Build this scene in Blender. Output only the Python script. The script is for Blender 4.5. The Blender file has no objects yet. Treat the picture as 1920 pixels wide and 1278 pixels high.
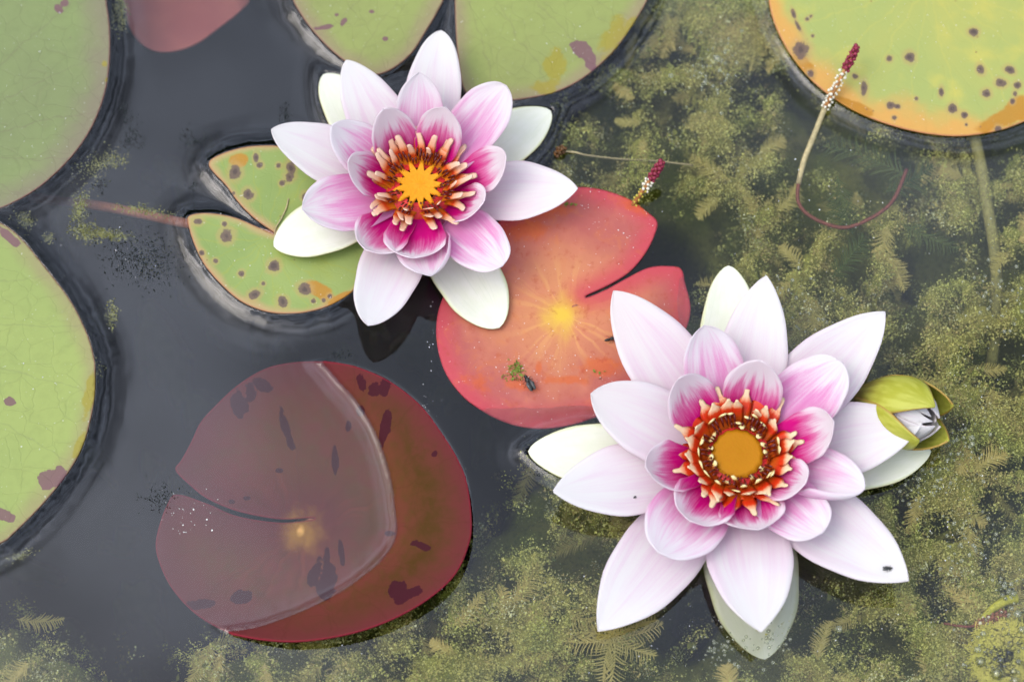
import bpy, bmesh, math, random
import numpy as np
from mathutils import Vector, Matrix
from mathutils.geometry import delaunay_2d_cdt

random.seed(7)
rng = np.random.default_rng(7)
S = bpy.context.scene
COL = S.collection
MM = 0.001
R = math.radians

# ------------------------------------------------------------------ camera
TILT = R(20.0); LENS = 100.0; SENSOR = 36.0
DIST = 0.384 * LENS / SENSOR
cam_d = bpy.data.cameras.new('camera'); cam = bpy.data.objects.new('camera', cam_d); COL.objects.link(cam)
cam_d.lens = LENS; cam_d.sensor_width = SENSOR; cam_d.sensor_fit = 'HORIZONTAL'
cam_d.clip_start = 0.05; cam_d.clip_end = 500
cam.location = (0, -DIST * math.sin(TILT), DIST * math.cos(TILT)); cam.rotation_euler = (TILT, 0, 0)
cam_d.dof.use_dof = True; cam_d.dof.focus_distance = DIST - 0.012; cam_d.dof.aperture_fstop = 6.3
S.camera = cam
CAM = np.array(cam.location)
# ------------------------------------------------------------------ light
SUN_EL, SUN_AZ = R(62), R(-95)          # azimuth from +Y (away from the viewer), clockwise positive
w = bpy.data.worlds.new('World'); S.world = w; w.use_nodes = True
nt = w.node_tree; nt.nodes.clear()
sky = nt.nodes.new('ShaderNodeTexSky'); sky.sky_type = 'NISHITA'; sky.sun_disc = False
sky.sun_elevation = SUN_EL; sky.sun_rotation = SUN_AZ; sky.dust_density = 1.3; sky.air_density = 1.0; sky.ozone_density = 1.0
hsv = nt.nodes.new('ShaderNodeHueSaturation'); hsv.inputs['Saturation'].default_value = 0.55
tc = nt.nodes.new('ShaderNodeTexCoord'); no = nt.nodes.new('ShaderNodeTexNoise')
no.inputs['Scale'].default_value = 7.5; no.inputs['Detail'].default_value = 3.0; no.inputs['Roughness'].default_value = 0.5
rp = nt.nodes.new('ShaderNodeMapRange'); rp.inputs['From Min'].default_value = 0.32; rp.inputs['From Max'].default_value = 0.68
rp.inputs['To Min'].default_value = 0.55; rp.inputs['To Max'].default_value = 1.9
mx = nt.nodes.new('ShaderNodeVectorMath'); mx.operation = 'SCALE'
bg = nt.nodes.new('ShaderNodeBackground'); bg.inputs['Strength'].default_value = 0.15
ow = nt.nodes.new('ShaderNodeOutputWorld')
L = nt.links.new
L(sky.outputs[0], hsv.inputs['Color']); L(hsv.outputs[0], mx.inputs[0]); mp = nt.nodes.new('ShaderNodeMapping'); mp.inputs['Location'].default_value = (0.31, 0.12, 0.4); L(tc.outputs['Generated'], mp.inputs['Vector']); L(mp.outputs[0], no.inputs['Vector'])
# overcast sky: three times as bright overhead as at the horizon
sx = nt.nodes.new('ShaderNodeSeparateXYZ'); L(tc.outputs['Generated'], sx.inputs[0])
oc = nt.nodes.new('ShaderNodeMath'); oc.operation = 'MULTIPLY_ADD'; oc.use_clamp = False; L(sx.outputs[2], oc.inputs[0]); oc.inputs[1].default_value = 1.34; oc.inputs[2].default_value = 0.67
om = nt.nodes.new('ShaderNodeMath'); om.operation = 'MULTIPLY'; L(oc.outputs[0], om.inputs[1]); om2 = nt.nodes.new('ShaderNodeMath'); om2.operation = 'MAXIMUM'; om2.inputs[1].default_value = 0.02; L(om.outputs[0], om2.inputs[0])
L(no.outputs[0], rp.inputs['Value']); L(rp.outputs[0], om.inputs[0]); L(om2.outputs[0], mx.inputs['Scale']); L(mx.outputs[0], bg.inputs['Color']); L(bg.outputs[0], ow.inputs['Surface'])
sd = bpy.data.lights.new('sun', 'SUN'); sd.energy = 0.5; sd.angle = R(34); sd.color = (1.0, 0.94, 0.84)
so = bpy.data.objects.new('sun', sd); COL.objects.link(so)
sdir = Vector((math.sin(SUN_AZ) * math.cos(SUN_EL), math.cos(SUN_AZ) * math.cos(SUN_EL), math.sin(SUN_EL)))
so.rotation_euler = (-sdir).to_track_quat('-Z', 'Y').to_euler(); so.location = sdir * 3
S.view_settings.view_transform = 'Standard'; S.view_settings.look = 'None'
S.view_settings.exposure = 0.62; S.view_settings.gamma = 1.0; S.view_settings.use_curve_mapping = False
S.render.engine = 'CYCLES'
S.cycles.use_denoising = True; S.cycles.use_adaptive_sampling = True; S.cycles.adaptive_threshold = 0.02; S.cycles.max_bounces = 5; S.cycles.transparent_max_bounces = 12
S.cycles.diffuse_bounces = 2; S.cycles.glossy_bounces = 2; S.cycles.transmission_bounces = 3; S.cycles.volume_bounces = 0

# ------------------------------------------------------------------ helpers
ct, st = math.cos(TILT), math.sin(TILT)
def PX(u, v, z=0.0):
    """point of the place seen at photograph pixel (u,v), z millimetres above still water; millimetres"""
    u = np.asarray(u, float); v = np.asarray(v, float); z = np.asarray(z, float)
    k = SENSOR / LENS / 1920.0
    a = (u - 960) * k; b = -(v - 639) * k
    dx, dy, dz = a, b * ct + st, b * st - ct
    t = (z - CAM[2] / MM) / dz
    return np.stack(np.broadcast_arrays(CAM[0] / MM + dx * t, CAM[1] / MM + dy * t, z + 0 * t), -1)
def TOPX(p):
    p = np.asarray(p, float); d = p - CAM / MM
    xc = d[..., 0]; yc = d[..., 1] * ct + d[..., 2] * st; zc = -d[..., 1] * st + d[..., 2] * ct
    k = SENSOR / LENS / 1920.0
    return 960 + xc / -zc / k, 639 - yc / -zc / k

def tag(o, label=None, cat=None, group=None, kind=None):
    if label: o['label'] = label
    if cat: o['category'] = cat
    if group: o['group'] = group
    if kind: o['kind'] = kind
    return o
def empty(name, loc_mm, label=None, cat=None, group=None):
    o = bpy.data.objects.new(name, None); COL.objects.link(o); o.location = Vector([float(c) * MM for c in loc_mm]); o.empty_display_size = 0.01
    return tag(o, label, cat, group)
def origin_mm(o):
    p = np.array(o.location) / MM
    while o.parent: o = o.parent; p = p + np.array(o.location) / MM
    return p
def mesh(name, verts, faces, mat, parent=None, smooth=True, origin=None, uv=None, attrs=None, mats=None):
    """verts in world millimetres"""
    verts = np.asarray(verts, float)
    base = origin_mm(parent) if parent else np.zeros(3)
    org = np.asarray(origin, float) if origin is not None else base
    me = bpy.data.meshes.new(name)
    me.from_pydata(((verts - org) * MM).tolist(), [], faces if isinstance(faces, list) else faces.tolist())
    if uv is not None:
        lay = me.uv_layers.new(name='UVMap'); li = np.empty(len(me.loops), np.int32); me.loops.foreach_get('vertex_index', li)
        lay.data.foreach_set('uv', np.asarray(uv, np.float32)[li].ravel())
    for k, a in (attrs or {}).items():
        at = me.attributes.new(k, 'FLOAT', 'POINT'); at.data.foreach_set('value', np.asarray(a, np.float32))
    me.materials.append(mat)
    me.polygons.foreach_set('use_smooth', np.full(len(me.polygons), smooth)); me.update()
    o = bpy.data.objects.new(name, me); COL.objects.link(o)
    if parent: o.parent = parent
    o.location = Vector(((org - base) * MM).tolist())
    return o
def bulk(name, verts, faces_n, k, mat, attrs=None):
    """big mesh of n-gons with k corners each, faces_n: (F,k) indices"""
    me = bpy.data.meshes.new(name); nv = len(verts); nf = len(faces_n)
    me.vertices.add(nv); me.vertices.foreach_set('co', (np.asarray(verts) * MM).astype(np.float32).ravel())
    me.loops.add(nf * k); me.loops.foreach_set('vertex_index', np.asarray(faces_n, np.int32).ravel())
    me.polygons.add(nf); me.polygons.foreach_set('loop_start', np.arange(nf, dtype=np.int32) * k)
    for kk, a in (attrs or {}).items():
        at = me.attributes.new(kk, 'FLOAT', 'POINT'); at.data.foreach_set('value', np.asarray(a, np.float32))
    me.materials.append(mat); me.update(calc_edges=True); me.validate()
    o = bpy.data.objects.new(name, me); COL.objects.link(o); return o
def copy_of(o, parent, loc_mm, rot=(0, 0, 0), scale=1.0):
    c = o.copy(); COL.objects.link(c); c.parent = parent
    base = origin_mm(parent) if parent else np.zeros(3)
    c.location = Vector(((np.asarray(loc_mm) - base) * MM).tolist()); c.rotation_euler = rot; c.scale = (scale,) * 3 if np.isscalar(scale) else scale
    return c
def solid(o, t, off=-1.0):
    m = o.modifiers.new('thickness', 'SOLIDIFY'); m.thickness = t * MM; m.offset = off; return o

_lat = rng.random((256, 256))
def vnoise(x, y):
    xi = np.floor(x).astype(int); yi = np.floor(y).astype(int); fx = x - xi; fy = y - yi
    fx = fx * fx * (3 - 2 * fx); fy = fy * fy * (3 - 2 * fy)
    g = lambda a, b: _lat[a % 256, b % 256]
    return (g(xi, yi) * (1 - fx) + g(xi + 1, yi) * fx) * (1 - fy) + (g(xi, yi + 1) * (1 - fx) + g(xi + 1, yi + 1) * fx) * fy
def fbm(x, y, o=4, rough=0.5):
    s = 0; a = 1; n = 0
    for i in range(o):
        s = s + a * vnoise(x * 2 ** i + 17.3 * i, y * 2 ** i + 9.1 * i); n += a; a *= rough
    return s / n
def catmull(pts, n=8, closed=True):
    pts = np.asarray(pts, float); N = len(pts); out = []
    for i in range(N if closed else N - 1):
        if closed: p0, p1, p2, p3 = pts[i - 1], pts[i], pts[(i + 1) % N], pts[(i + 2) % N]
        else: p0, p1, p2, p3 = pts[max(i - 1, 0)], pts[i], pts[i + 1], pts[min(i + 2, N - 1)]
        for t in np.arange(n) / n:
            out.append(0.5 * (2 * p1 + (p2 - p0) * t + (2 * p0 - 5 * p1 + 4 * p2 - p3) * t * t + (3 * p1 - p0 - 3 * p2 + p3) * t ** 3))
    if not closed: out.append(pts[-1])
    return np.array(out)
def seg_dist(P, poly, closed=True):
    """distance of points P (n,2) to a polyline"""
    A = poly; B = np.roll(poly, -1, 0)
    if not closed: A, B = poly[:-1], poly[1:]
    best = np.full(len(P), 1e9)
    for a, b in zip(A, B):
        ab = b - a; l2 = (ab ** 2).sum() + 1e-12
        t = np.clip(((P - a) @ ab) / l2, 0, 1)
        d = ((P - a - t[:, None] * ab) ** 2).sum(1); np.minimum(best, d, out=best)
    return np.sqrt(best)
def inside(P, poly):
    x, y = P[:, 0], P[:, 1]; r = np.zeros(len(P), bool); n = len(poly)
    for i in range(n):
        x1, y1 = poly[i]; x2, y2 = poly[(i + 1) % n]
        if y1 == y2: continue
        c = ((y1 > y) != (y2 > y)) & (x < (x2 - x1) * (y - y1) / (y2 - y1) + x1); r ^= c
    return r
def tube(pts, rad, sides=8, cap=True):
    """tapered tube along points (mm) -> verts, faces, v-coordinate"""
    pts = np.asarray(pts, float); n = len(pts); rad = np.broadcast_to(np.asarray(rad, float), (n,))
    tan = np.gradient(pts, axis=0); tan /= np.linalg.norm(tan, axis=1)[:, None] + 1e-12
    up = np.array([0.13, 0.29, 0.94]); V = []; F = []; vc = []
    if abs(tan[0] @ up) > .9: up = np.array([1., 0.1, 0])
    a = up - tan[0] * (up @ tan[0]); a /= np.linalg.norm(a)
    for i in range(n):
        a = a - tan[i] * (a @ tan[i]); a /= np.linalg.norm(a) + 1e-12; b = np.cross(tan[i], a)
        for k in range(sides):
            th = 2 * math.pi * k / sides; V.append(pts[i] + rad[i] * (a * math.cos(th) + b * math.sin(th))); vc.append(i / (n - 1))
        if i:
            for k in range(sides):
                F.append([(i - 1) * sides + k, (i - 1) * sides + (k + 1) % sides, i * sides + (k + 1) % sides, i * sides + k])
    if cap:
        F.append(list(range(sides))[::-1]); F.append([(n - 1) * sides + k for k in range(sides)])
    return np.array(V), F, np.array(vc)
def ball(c, r, seg=8, rings=6, noise=0.0, sq=(1, 1, 1)):
    V = [[0, 0, 1]]; F = []
    for i in range(1, rings):
        ph = math.pi * i / rings
        for k in range(seg): V.append([math.sin(ph) * math.cos(2 * math.pi * k / seg), math.sin(ph) * math.sin(2 * math.pi * k / seg), math.cos(ph)])
    V.append([0, 0, -1]); n = len(V)
    for k in range(seg): F.append([0, 1 + k, 1 + (k + 1) % seg])
    for i in range(rings - 2):
        for k in range(seg): a = 1 + i * seg; F.append([a + k, a + seg + k, a + seg + (k + 1) % seg, a + (k + 1) % seg])
    a = 1 + (rings - 2) * seg
    for k in range(seg): F.append([a + k, n - 1, a + (k + 1) % seg])
    V = np.array(V)
    if noise: V = V * (1 + noise * (rng.random((n, 1)) - .5))
    return np.asarray(c, float) + V * r * np.asarray(sq, float), F
def join(parts):
    V = []; F = []; o = 0
    for v, f in parts:
        V.append(np.asarray(v)); F += [[i + o for i in q] for q in f]; o += len(v)
    return np.concatenate(V), F

# ------------------------------------------------------------------ node helpers
class G:
    def __init__(self, name):
        self.m = bpy.data.materials.new(name); self.m.use_nodes = True; self.t = self.m.node_tree; self.t.nodes.clear()
        self.out = self.t.nodes.new('ShaderNodeOutputMaterial')
    def n(self, typ, out=0, props=None, **ins):
        nd = self.t.nodes.new('ShaderNode' + typ)
        for k, v in (props or {}).items(): setattr(nd, k, v)
        for k, v in ins.items():
            k2 = int(k[1:]) if k[0] == '_' and k[1:].isdigit() else k.replace('_', ' ')
            self.put(nd.inputs[k2], v)
        return nd.outputs[out]
    def put(self, sock, v):
        if isinstance(v, bpy.types.NodeSocket): self.t.links.new(v, sock)
        elif isinstance(v, (tuple, list)) and sock.type == 'RGBA' and len(v) == 3: sock.default_value = (*v, 1)
        else: sock.default_value = v
    def math(self, op, a, b=0.0, c=0.0, clamp=False): return self.n('Math', props={'operation': op, 'use_clamp': clamp}, _0=a, _1=b, _2=c)
    def mr(self, v, a, b, c=0.0, d=1.0, smooth=True):
        return self.n('MapRange', props={'interpolation_type': 'SMOOTHSTEP' if smooth else 'LINEAR'}, Value=v, From_Min=a, From_Max=b, To_Min=c, To_Max=d)
    def mix(self, f, a, b, mode='MIX'):
        nd = self.t.nodes.new('ShaderNodeMix'); nd.data_type = 'RGBA'; nd.blend_type = mode
        self.put(nd.inputs[0], f); self.put(nd.inputs[6], a); self.put(nd.inputs[7], b); return nd.outputs[2]
    def attr(self, name): return self.n('Attribute', out=2, props={'attribute_name': name})
    def noise(self, vec, scale, detail=3.0, rough=0.5, dist=0.0): return self.n('TexNoise', Vector=vec, Scale=scale, Detail=detail, Roughness=rough, Distortion=dist)
    def obj(self): return self.n('TexCoord', out=3)
    def uvsep(self):
        uv = self.n('TexCoord', out=2); nd = self.t.nodes.new('ShaderNodeSeparateXYZ'); self.t.links.new(uv, nd.inputs[0]); return nd.outputs[0], nd.outputs[1]
    def sep(self, v):
        nd = self.t.nodes.new('ShaderNodeSeparateXYZ'); self.t.links.new(v, nd.inputs[0]); return nd.outputs
    def comb(self, x, y, z=0.0): return self.n('CombineXYZ', X=x, Y=y, Z=z)
    def bump(self, h, s=0.3, d=0.0005): return self.n('Bump', Strength=s, Distance=d, Height=h)
    def rnd(self): return self.n('ObjectInfo', out=5)
    def leafy(self, col, rough=0.5, spec=0.3, trans=0.2, tcol=None, normal=None, coat=0.0):
        kw = dict(Base_Color=col, Roughness=rough)
        kw['Specular IOR Level'] = spec
        if coat: kw['Coat Weight'] = coat; kw['Coat Roughness'] = 0.08
        if normal is not None: kw['Normal'] = normal
        nd = self.t.nodes.new('ShaderNodeBsdfPrincipled')
        for k, v in kw.items(): self.put(nd.inputs[k.replace('_', ' ') if '_' in k else k], v)
        s = nd.outputs[0]
        if trans > 0:
            tr = self.n('BsdfTranslucent', Color=tcol if tcol is not None else col)
            s = self.n('MixShader', _0=trans, _1=s, _2=tr)
        self.t.links.new(s, self.out.inputs['Surface']); return self.m

WHITE = (0.92, 0.885, 0.85)
def petal_mat(name, p0, p1, deep, deepcol, pale=WHITE, streak=0.35, edgepale=0.0):
    """pigment along the petal: deepcol near the base fading into pale between v=p0 and p1, in streaks along its length"""
    g = G(name); u, v = g.uvsep(); r = g.rnd()
    uu = g.math('SUBTRACT', u, 0.5)
    fan = g.math('DIVIDE', uu, g.math('ADD', g.math('MULTIPLY', v, -0.4), 1.1))
    sv = g.comb(g.math('MULTIPLY', fan, 26), g.math('MULTIPLY', v, 1.6), g.math('MULTIPLY', r, 40))
    n1 = g.noise(sv, 1.0, 4, 0.6)
    sv2 = g.comb(g.math('MULTIPLY', fan, 7), g.math('MULTIPLY', v, 2.2), g.math('MULTIPLY', r, 23))
    n2 = g.noise(sv2, 1.0, 3, 0.5)
    fine = g.noise(g.comb(g.math('MULTIPLY', u, 60), g.math('MULTIPLY', v, 60), r), 3.0, 3, 0.7)
    ae = g.math('MULTIPLY', g.math('ABSOLUTE', uu), 2.0)
    vv = g.math('ADD', v, g.math('MULTIPLY', g.math('POWER', ae, 2.5), edgepale))
    vv = g.math('ADD', vv, g.math('MULTIPLY', g.math('SUBTRACT', n1, 0.5), streak))
    vv = g.math('ADD', vv, g.math('MULTIPLY', g.math('SUBTRACT', n2, 0.5), streak * 1.3))
    vv = g.math('ADD', vv, g.math('MULTIPLY', g.math('SUBTRACT', fine, 0.5), streak * 0.85))
    f = g.math('MULTIPLY', g.mr(vv, p0, p1, 1.0, 0.0), deep)
    if deep < .95: f = g.math('MULTIPLY', f, g.mr(r, 0.0, 1.0, 0.55, 1.12, False), clamp=True)
    mid = tuple(0.5 * a + 0.5 * b for a, b in zip(deepcol, (0.88, 0.52, 0.72)))
    c = g.mix(g.mr(f, 0.0, 0.45, smooth=False), pale, mid if deep > .7 else deepcol)
    if deep > .7: c = g.mix(g.mr(f, 0.45, 1.0, smooth=False), c, deepcol)
    rim = g.mr(ae, 0.955, 0.995)
    c = g.mix(g.math('MULTIPLY', rim, 0.16), c, (0.72, 0.42, 0.50))
    bp = g.bump(n1, 0.10, 0.0006)
    return g.leafy(c, 0.6, 0.12, 0.48, normal=bp)
M_OUT = petal_mat('petal_white', 0.08, 0.92, 0.34, (0.84, 0.54, 0.72), streak=0.60)
M_MID = petal_mat('petal_pink', 0.12, 0.98, 0.74, (0.82, 0.26, 0.55), pale=(0.92, 0.86, 0.86), streak=0.62, edgepale=0.10)
M_INN = petal_mat('petal_magenta', 0.32, 0.84, 1.0, (0.74, 0.005, 0.25), pale=(0.93, 0.83, 0.84), streak=0.38, edgepale=0.08)
def sepal_mat():
    g = G('sepal_ivory'); u, v = g.uvsep(); r = g.rnd(); uu = g.math('SUBTRACT', u, 0.5)
    fan = g.math('DIVIDE', uu, g.math('ADD', g.math('MULTIPLY', v, -0.5), 1.15))
    vein = g.noise(g.comb(g.math('MULTIPLY', fan, 15), g.math('MULTIPLY', v, 0.6), g.math('MULTIPLY', r, 9)), 1.0, 2, 0.5)
    line = g.mr(g.math('ABSOLUTE', g.math('SUBTRACT', vein, 0.5)), 0.0, 0.014, 1.0, 0.0)
    ae = g.math('MULTIPLY', g.math('ABSOLUTE', uu), 2.0)
    mott = g.noise(g.comb(g.math('MULTIPLY', u, 5), g.math('MULTIPLY', v, 8), r), 1.0, 4, 0.6)
    c = g.mix(g.mr(mott, 0.35, 0.7), (0.79, 0.80, 0.63), (0.83, 0.83, 0.69))
    c = g.mix(g.math('MULTIPLY', line, 0.22), c, (0.50, 0.58, 0.42))
    rim = g.mr(g.math('ADD', ae, g.math('MULTIPLY', g.math('SUBTRACT', mott, 0.5), 0.3)), 0.86, 1.0)
    c = g.mix(g.math('MULTIPLY', rim, 0.55), c, (0.62, 0.66, 0.25))
    c = g.mix(g.math('MULTIPLY', g.mr(ae, 0.97, 1.0), 0.5), c, (0.35, 0.22, 0.08))
    return g.leafy(c, 0.42, 0.3, 0.2, normal=g.bump(vein, 0.08, 0.0008))
M_SEP = sepal_mat()
def simple(name, col, rough=0.5, spec=0.3, trans=0.0, var=0.2, scale=800.0, coat=0.0):
    g = G(name); n = g.noise(g.obj(), scale, 4, 0.6)
    c = g.mix(g.mr(n, 0.3, 0.7), tuple(x * (1 - var) for x in col), tuple(min(1, x * (1 + var)) for x in col))
    return g.leafy(c, rough, spec, trans, normal=g.bump(n, 0.2, 0.0003), coat=coat)
def stamen_mat(name, stops):
    g = G(name); u, v = g.uvsep(); n = g.noise(g.comb(g.math('MULTIPLY', u, 8), g.math('MULTIPLY', v, 3), g.rnd()), 2.0, 3)
    vv = g.math('ADD', v, g.math('MULTIPLY', g.math('SUBTRACT', n, 0.5), 0.16))
    nd = g.t.nodes.new('ShaderNodeValToRGB'); g.t.links.new(vv, nd.inputs[0]); cr = nd.color_ramp
    while len(cr.elements) < len(stops): cr.elements.new(0.5)
    for e, (p, c) in zip(cr.elements, stops): e.position = p; e.color = (*c, 1)
    return g.leafy(nd.outputs[0], 0.4, 0.35, 0.22, coat=0.0)
RED = (0.62, 0.030, 0.006); ORG = (0.80, 0.20, 0.010); SAL = (0.86, 0.42, 0.22); CRM = (0.88, 0.68, 0.40)
M_STA = stamen_mat('stamen_salmon', [(0.0, (0.80, 0.28, 0.012)), (0.20, ORG), (0.40, (0.68, 0.05, 0.008)), (0.52, (0.82, 0.24, 0.08)), (0.64, (0.88, 0.46, 0.27)), (1.0, (0.90, 0.62, 0.44))])
M_STB = stamen_mat('stamen_scarlet', [(0.0, (0.35, 0.05, 0.005)), (0.28, (0.66, 0.10, 0.006)), (0.48, (0.72, 0.032, 0.006)), (0.60, (0.74, 0.06, 0.010)), (0.68, (0.84, 0.36, 0.18)), (0.78, (0.88, 0.60, 0.36)), (1.0, CRM)])
M_STC = stamen_mat('stamen_cream_tipped', [(0.0, (0.45, 0.10, 0.008)), (0.35, (0.60, 0.09, 0.006)), (0.55, (0.26, 0.02, 0.004)), (0.80, (0.4, 0.10, 0.01)), (0.86, (0.88, 0.68, 0.25)), (1.0, (0.9, 0.78, 0.38))])
M_ANT = simple('anther_maroon', (0.10, 0.006, 0.003), 0.35, 0.4)
def disc_mat(name, c1, c2, coat):
    g = G(name); o = g.sep(g.obj()); ang = g.math('ARCTAN2', o[1], o[0]); rad = g.math('MULTIPLY', g.math('SQRT', g.math('ADD', g.math('MULTIPLY', o[0], o[0]), g.math('MULTIPLY', o[1], o[1]))), 90.0)
    n = g.noise(g.comb(g.math('MULTIPLY', ang, 5), g.math('MULTIPLY', rad, 1.5), 0.0), 1.2, 3)
    c = g.mix(g.mr(g.math('ADD', rad, g.math('MULTIPLY', n, 0.6)), 0.35, 1.5), c1, c2)
    f = g.noise(g.obj(), 900, 3); c = g.mix(g.math('MULTIPLY', g.mr(f, 0.45, 0.8), 0.3), c, (0.45, 0.12, 0.01))
    return g.leafy(c, 0.5, 0.1, 0.1, normal=g.bump(f, 0.3, 0.0004), coat=0.0)
M_DISA = disc_mat('stigma_yellow', (0.76, 0.29, 0.012), (0.80, 0.35, 0.015), 0.0)
M_DISB = disc_mat('stigma_amber', (0.42, 0.165, 0.004), (0.48, 0.19, 0.006), 0.2)

# ------------------------------------------------------------------ lily pads: outlines
PADS = {}
def pad_poly(name, pts, n=8, z=0.0):
    uv = catmull(pts, n); PADS[name] = PX(uv[:, 0], uv[:, 1], z)[:, :2]; return PADS[name]
def circ(cx, cy, r, a0, a1, n): return [(cx + r * math.cos(R(a)), cy + r * math.sin(R(a))) for a in np.linspace(a0, a1, n)]
pad_poly('p1', [(200, 0), (207, 60), (206, 130), (195, 190), (170, 250), (133, 302), (80, 352), (30, 383), (-10, 398), (-70, 402), (-140, 380), (-180, 340), (-200, 290)] + circ(-162, 20, 370, 150, 345, 9))
pad_poly('p2', [(-260, 560), (-200, 460), (-120, 420), (-50, 412), (0, 422), (40, 450), (90, 510), (135, 570), (165, 630), (178, 675), (180, 700), (177, 760), (160, 830), (130, 888), (80, 950), (30, 1000), (0, 1022), (-90, 1050), (-190, 1045), (-290, 1010), (-380, 930), (-420, 830), (-440, 720), (-410, 640), (-340, 590)])
pad_poly('p3', [(548, 0), (565, 32), (590, 66), (625, 102), (665, 132), (698, 146), (735, 135), (772, 105), (800, 62), (820, 28), (836, -8), (846, -70), (852, -150), (851, -70), (853, -5), (855, 60), (860, 120), (870, 172), (892, 190), (950, 194), (1018, 184), (1060, 170), (1102, 145), (1150, 101), (1187, 50), (1214, 3), (1232, -50), (1235, -160), (1200, -310), (1080, -430), (880, -480), (680, -430), (570, -310), (525, -170), (528, -60)], 7)
pad_poly('p4', [(230, 0), (240, 42), (262, 75), (292, 92), (330, 91), (370, 75), (412, 42), (450, 8), (466, -25), (450, -130), (350, -220), (240, -170), (218, -70)], z=-22)
pad_poly('p5', [(516, 441), (481, 416), (450, 386), (425, 352), (402, 328), (393, 312), (404, 300), (440, 286), (482, 279), (535, 281), (600, 300), (660, 350), (705, 430), (698, 500), (667, 545), (630, 571), (590, 586), (545, 592), (500, 588), (455, 570), (420, 541), (386, 502), (365, 460), (354, 422), (358, 409), (390, 405), (440, 413), (482, 430), (512, 443)])
pad_poly('p6', [(1101, 554), (1140, 536), (1180, 511), (1210, 476), (1228, 440), (1232, 417), (1215, 400), (1180, 375), (1130, 357), (1085, 352), (1040, 360), (960, 398), (900, 450), (860, 500), (828, 565), (818, 610), (822, 660), (840, 708), (875, 750), (920, 778), (970, 795), (1020, 800), (1080, 791), (1150, 766), (1210, 730), (1260, 670), (1287, 615), (1295, 575), (1285, 530), (1277, 505), (1255, 500), (1216, 503), (1176, 522), (1138, 543), (1102, 558)])
P7 = [(584, 970), (523, 972), (448, 958), (391, 935), (354, 907), (329, 880), (340, 862), (358, 829), (377, 790), (410, 754), (448, 720), (495, 692), (542, 680), (598, 677), (640, 681), (676, 690), (730, 714), (786, 757), (823, 804), (856, 856), (875, 903), (884, 969), (880, 1016), (856, 1072), (814, 1114), (753, 1152), (683, 1180), (612, 1196), (542, 1202), (471, 1195), (422, 1182), (382, 1161), (349, 1134), (321, 1100), (302, 1063), (292, 1025), (298, 987), (314, 944), (332, 926), (392, 945), (445, 967), (523, 979), (582, 974)]
pad_poly('p7', P7)
WLINE = catmull([(603, 676), (612, 687), (636, 715), (673, 757), (706, 814), (730, 884), (740, 945), (743, 1002), (720, 1044), (683, 1077), (636, 1110), (565, 1145), (495, 1171), (455, 1180), (420, 1184)], 6, closed=False)
WL_W = PX(WLINE[:, 0], WLINE[:, 1])[:, :2]
pad_poly('p8', [(1440, 0), (1448, 40), (1465, 80), (1490, 120), (1525, 160), (1570, 195), (1620, 222), (1680, 243), (1740, 256), (1800, 260), (1860, 252), (1905, 238), (1950, 215), (2020, 150), (2070, 50), (2080, -70), (2040, -200), (1900, -300), (1740, -310), (1580, -250), (1470, -130), (1440, -45)])
def emergent_side(P):
    """signed distance (mm) to the waterline on the maroon pad; positive on the dry crescent"""
    d = seg_dist(P, WL_W, closed=False)
    far = np.array([PX(1000, 1500)[:2], PX(1300, 900)[:2], PX(700, 560)[:2]])
    poly = np.concatenate([WL_W, far]); return np.where(inside(P, poly), d, -d)
def p7_z(P):
    d = emergent_side(P); z = np.where(d > 0, 0.9 + 10.5 * (1 - np.exp(-np.abs(d) / 15.0)), 0)
    zs = -0.15 * np.abs(d) * (np.abs(d) < 4) - 0.6 * (np.abs(d) >= 4) - np.clip(np.abs(d) - 4, 0, 80) * 0.045
    e = np.clip(d / 0.8, 0, 1); return np.where(d > 0, z * e + (1 - e) * 0.2, zs)

# ------------------------------------------------------------------ water surface
FX0, FX1, FY0, FY1, DG = -218.0, 218.0, -162.0, 172.0, 0.8
gx = np.arange(FX0, FX1 + .01, DG); gy = np.arange(FY0, FY1 + .01, DG); GXm, GYm = np.meshgrid(gx, gy)
GP = np.stack([GXm.ravel(), GYm.ravel()], 1)
def local_dist(poly, reach=32.0, closed=True):
    lo = poly.min(0) - reach; hi = poly.max(0) + reach
    m = ((GP > lo) & (GP < hi)).all(1); idx = np.where(m)[0]
    d = np.full(len(GP), 1e3); ins = np.zeros(len(GP), bool)
    d[idx] = seg_dist(GP[idx], poly, closed)
    if closed: ins[idx] = inside(GP[idx], poly)
    return d, ins
H = np.zeros(len(GP))
H += 0.10 * (fbm(GP[:, 0] / 40, GP[:, 1] / 40, 2) - .5)
SINK = np.zeros(len(GP))
def meniscus(poly, amp, lam, ring=0.0, sink=1.2, offset=0.0):
    global H
    d, ins = local_dist(poly)
    wob = 0.70 + 0.5 * fbm(GP[:, 0] / 9 + 31, GP[:, 1] / 9, 3) + 0.08 * fbm(GP[:, 0] / 2.6 + 11, GP[:, 1] / 2.6, 2)
    dd = np.maximum(d - offset, 0)
    prof = amp * wob * np.exp(-dd / lam) + 0.35 * ring * np.exp(-d / 7.0) * np.cos(d * 1.35 + 3 * fbm(GP[:, 0] / 14, GP[:, 1] / 14, 2)) * np.clip(d / 2, 0, 1)
    H = np.where(ins, np.maximum(H * 0 + amp * np.exp(-d / 1.2) - sink * (1 - np.exp(-d / 2.0)), -sink), H + prof)
meniscus(PADS['p1'], 2.7, 3.6, 0.06); meniscus(PADS['p2'], 2.7, 3.6, 0.06); meniscus(PADS['p3'], 2.5, 3.2, 0.05)
meniscus(PADS['p5'], 2.7, 3.2, 0.06); meniscus(PADS['p8'], 1.7, 2.6, 0.03)
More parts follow.
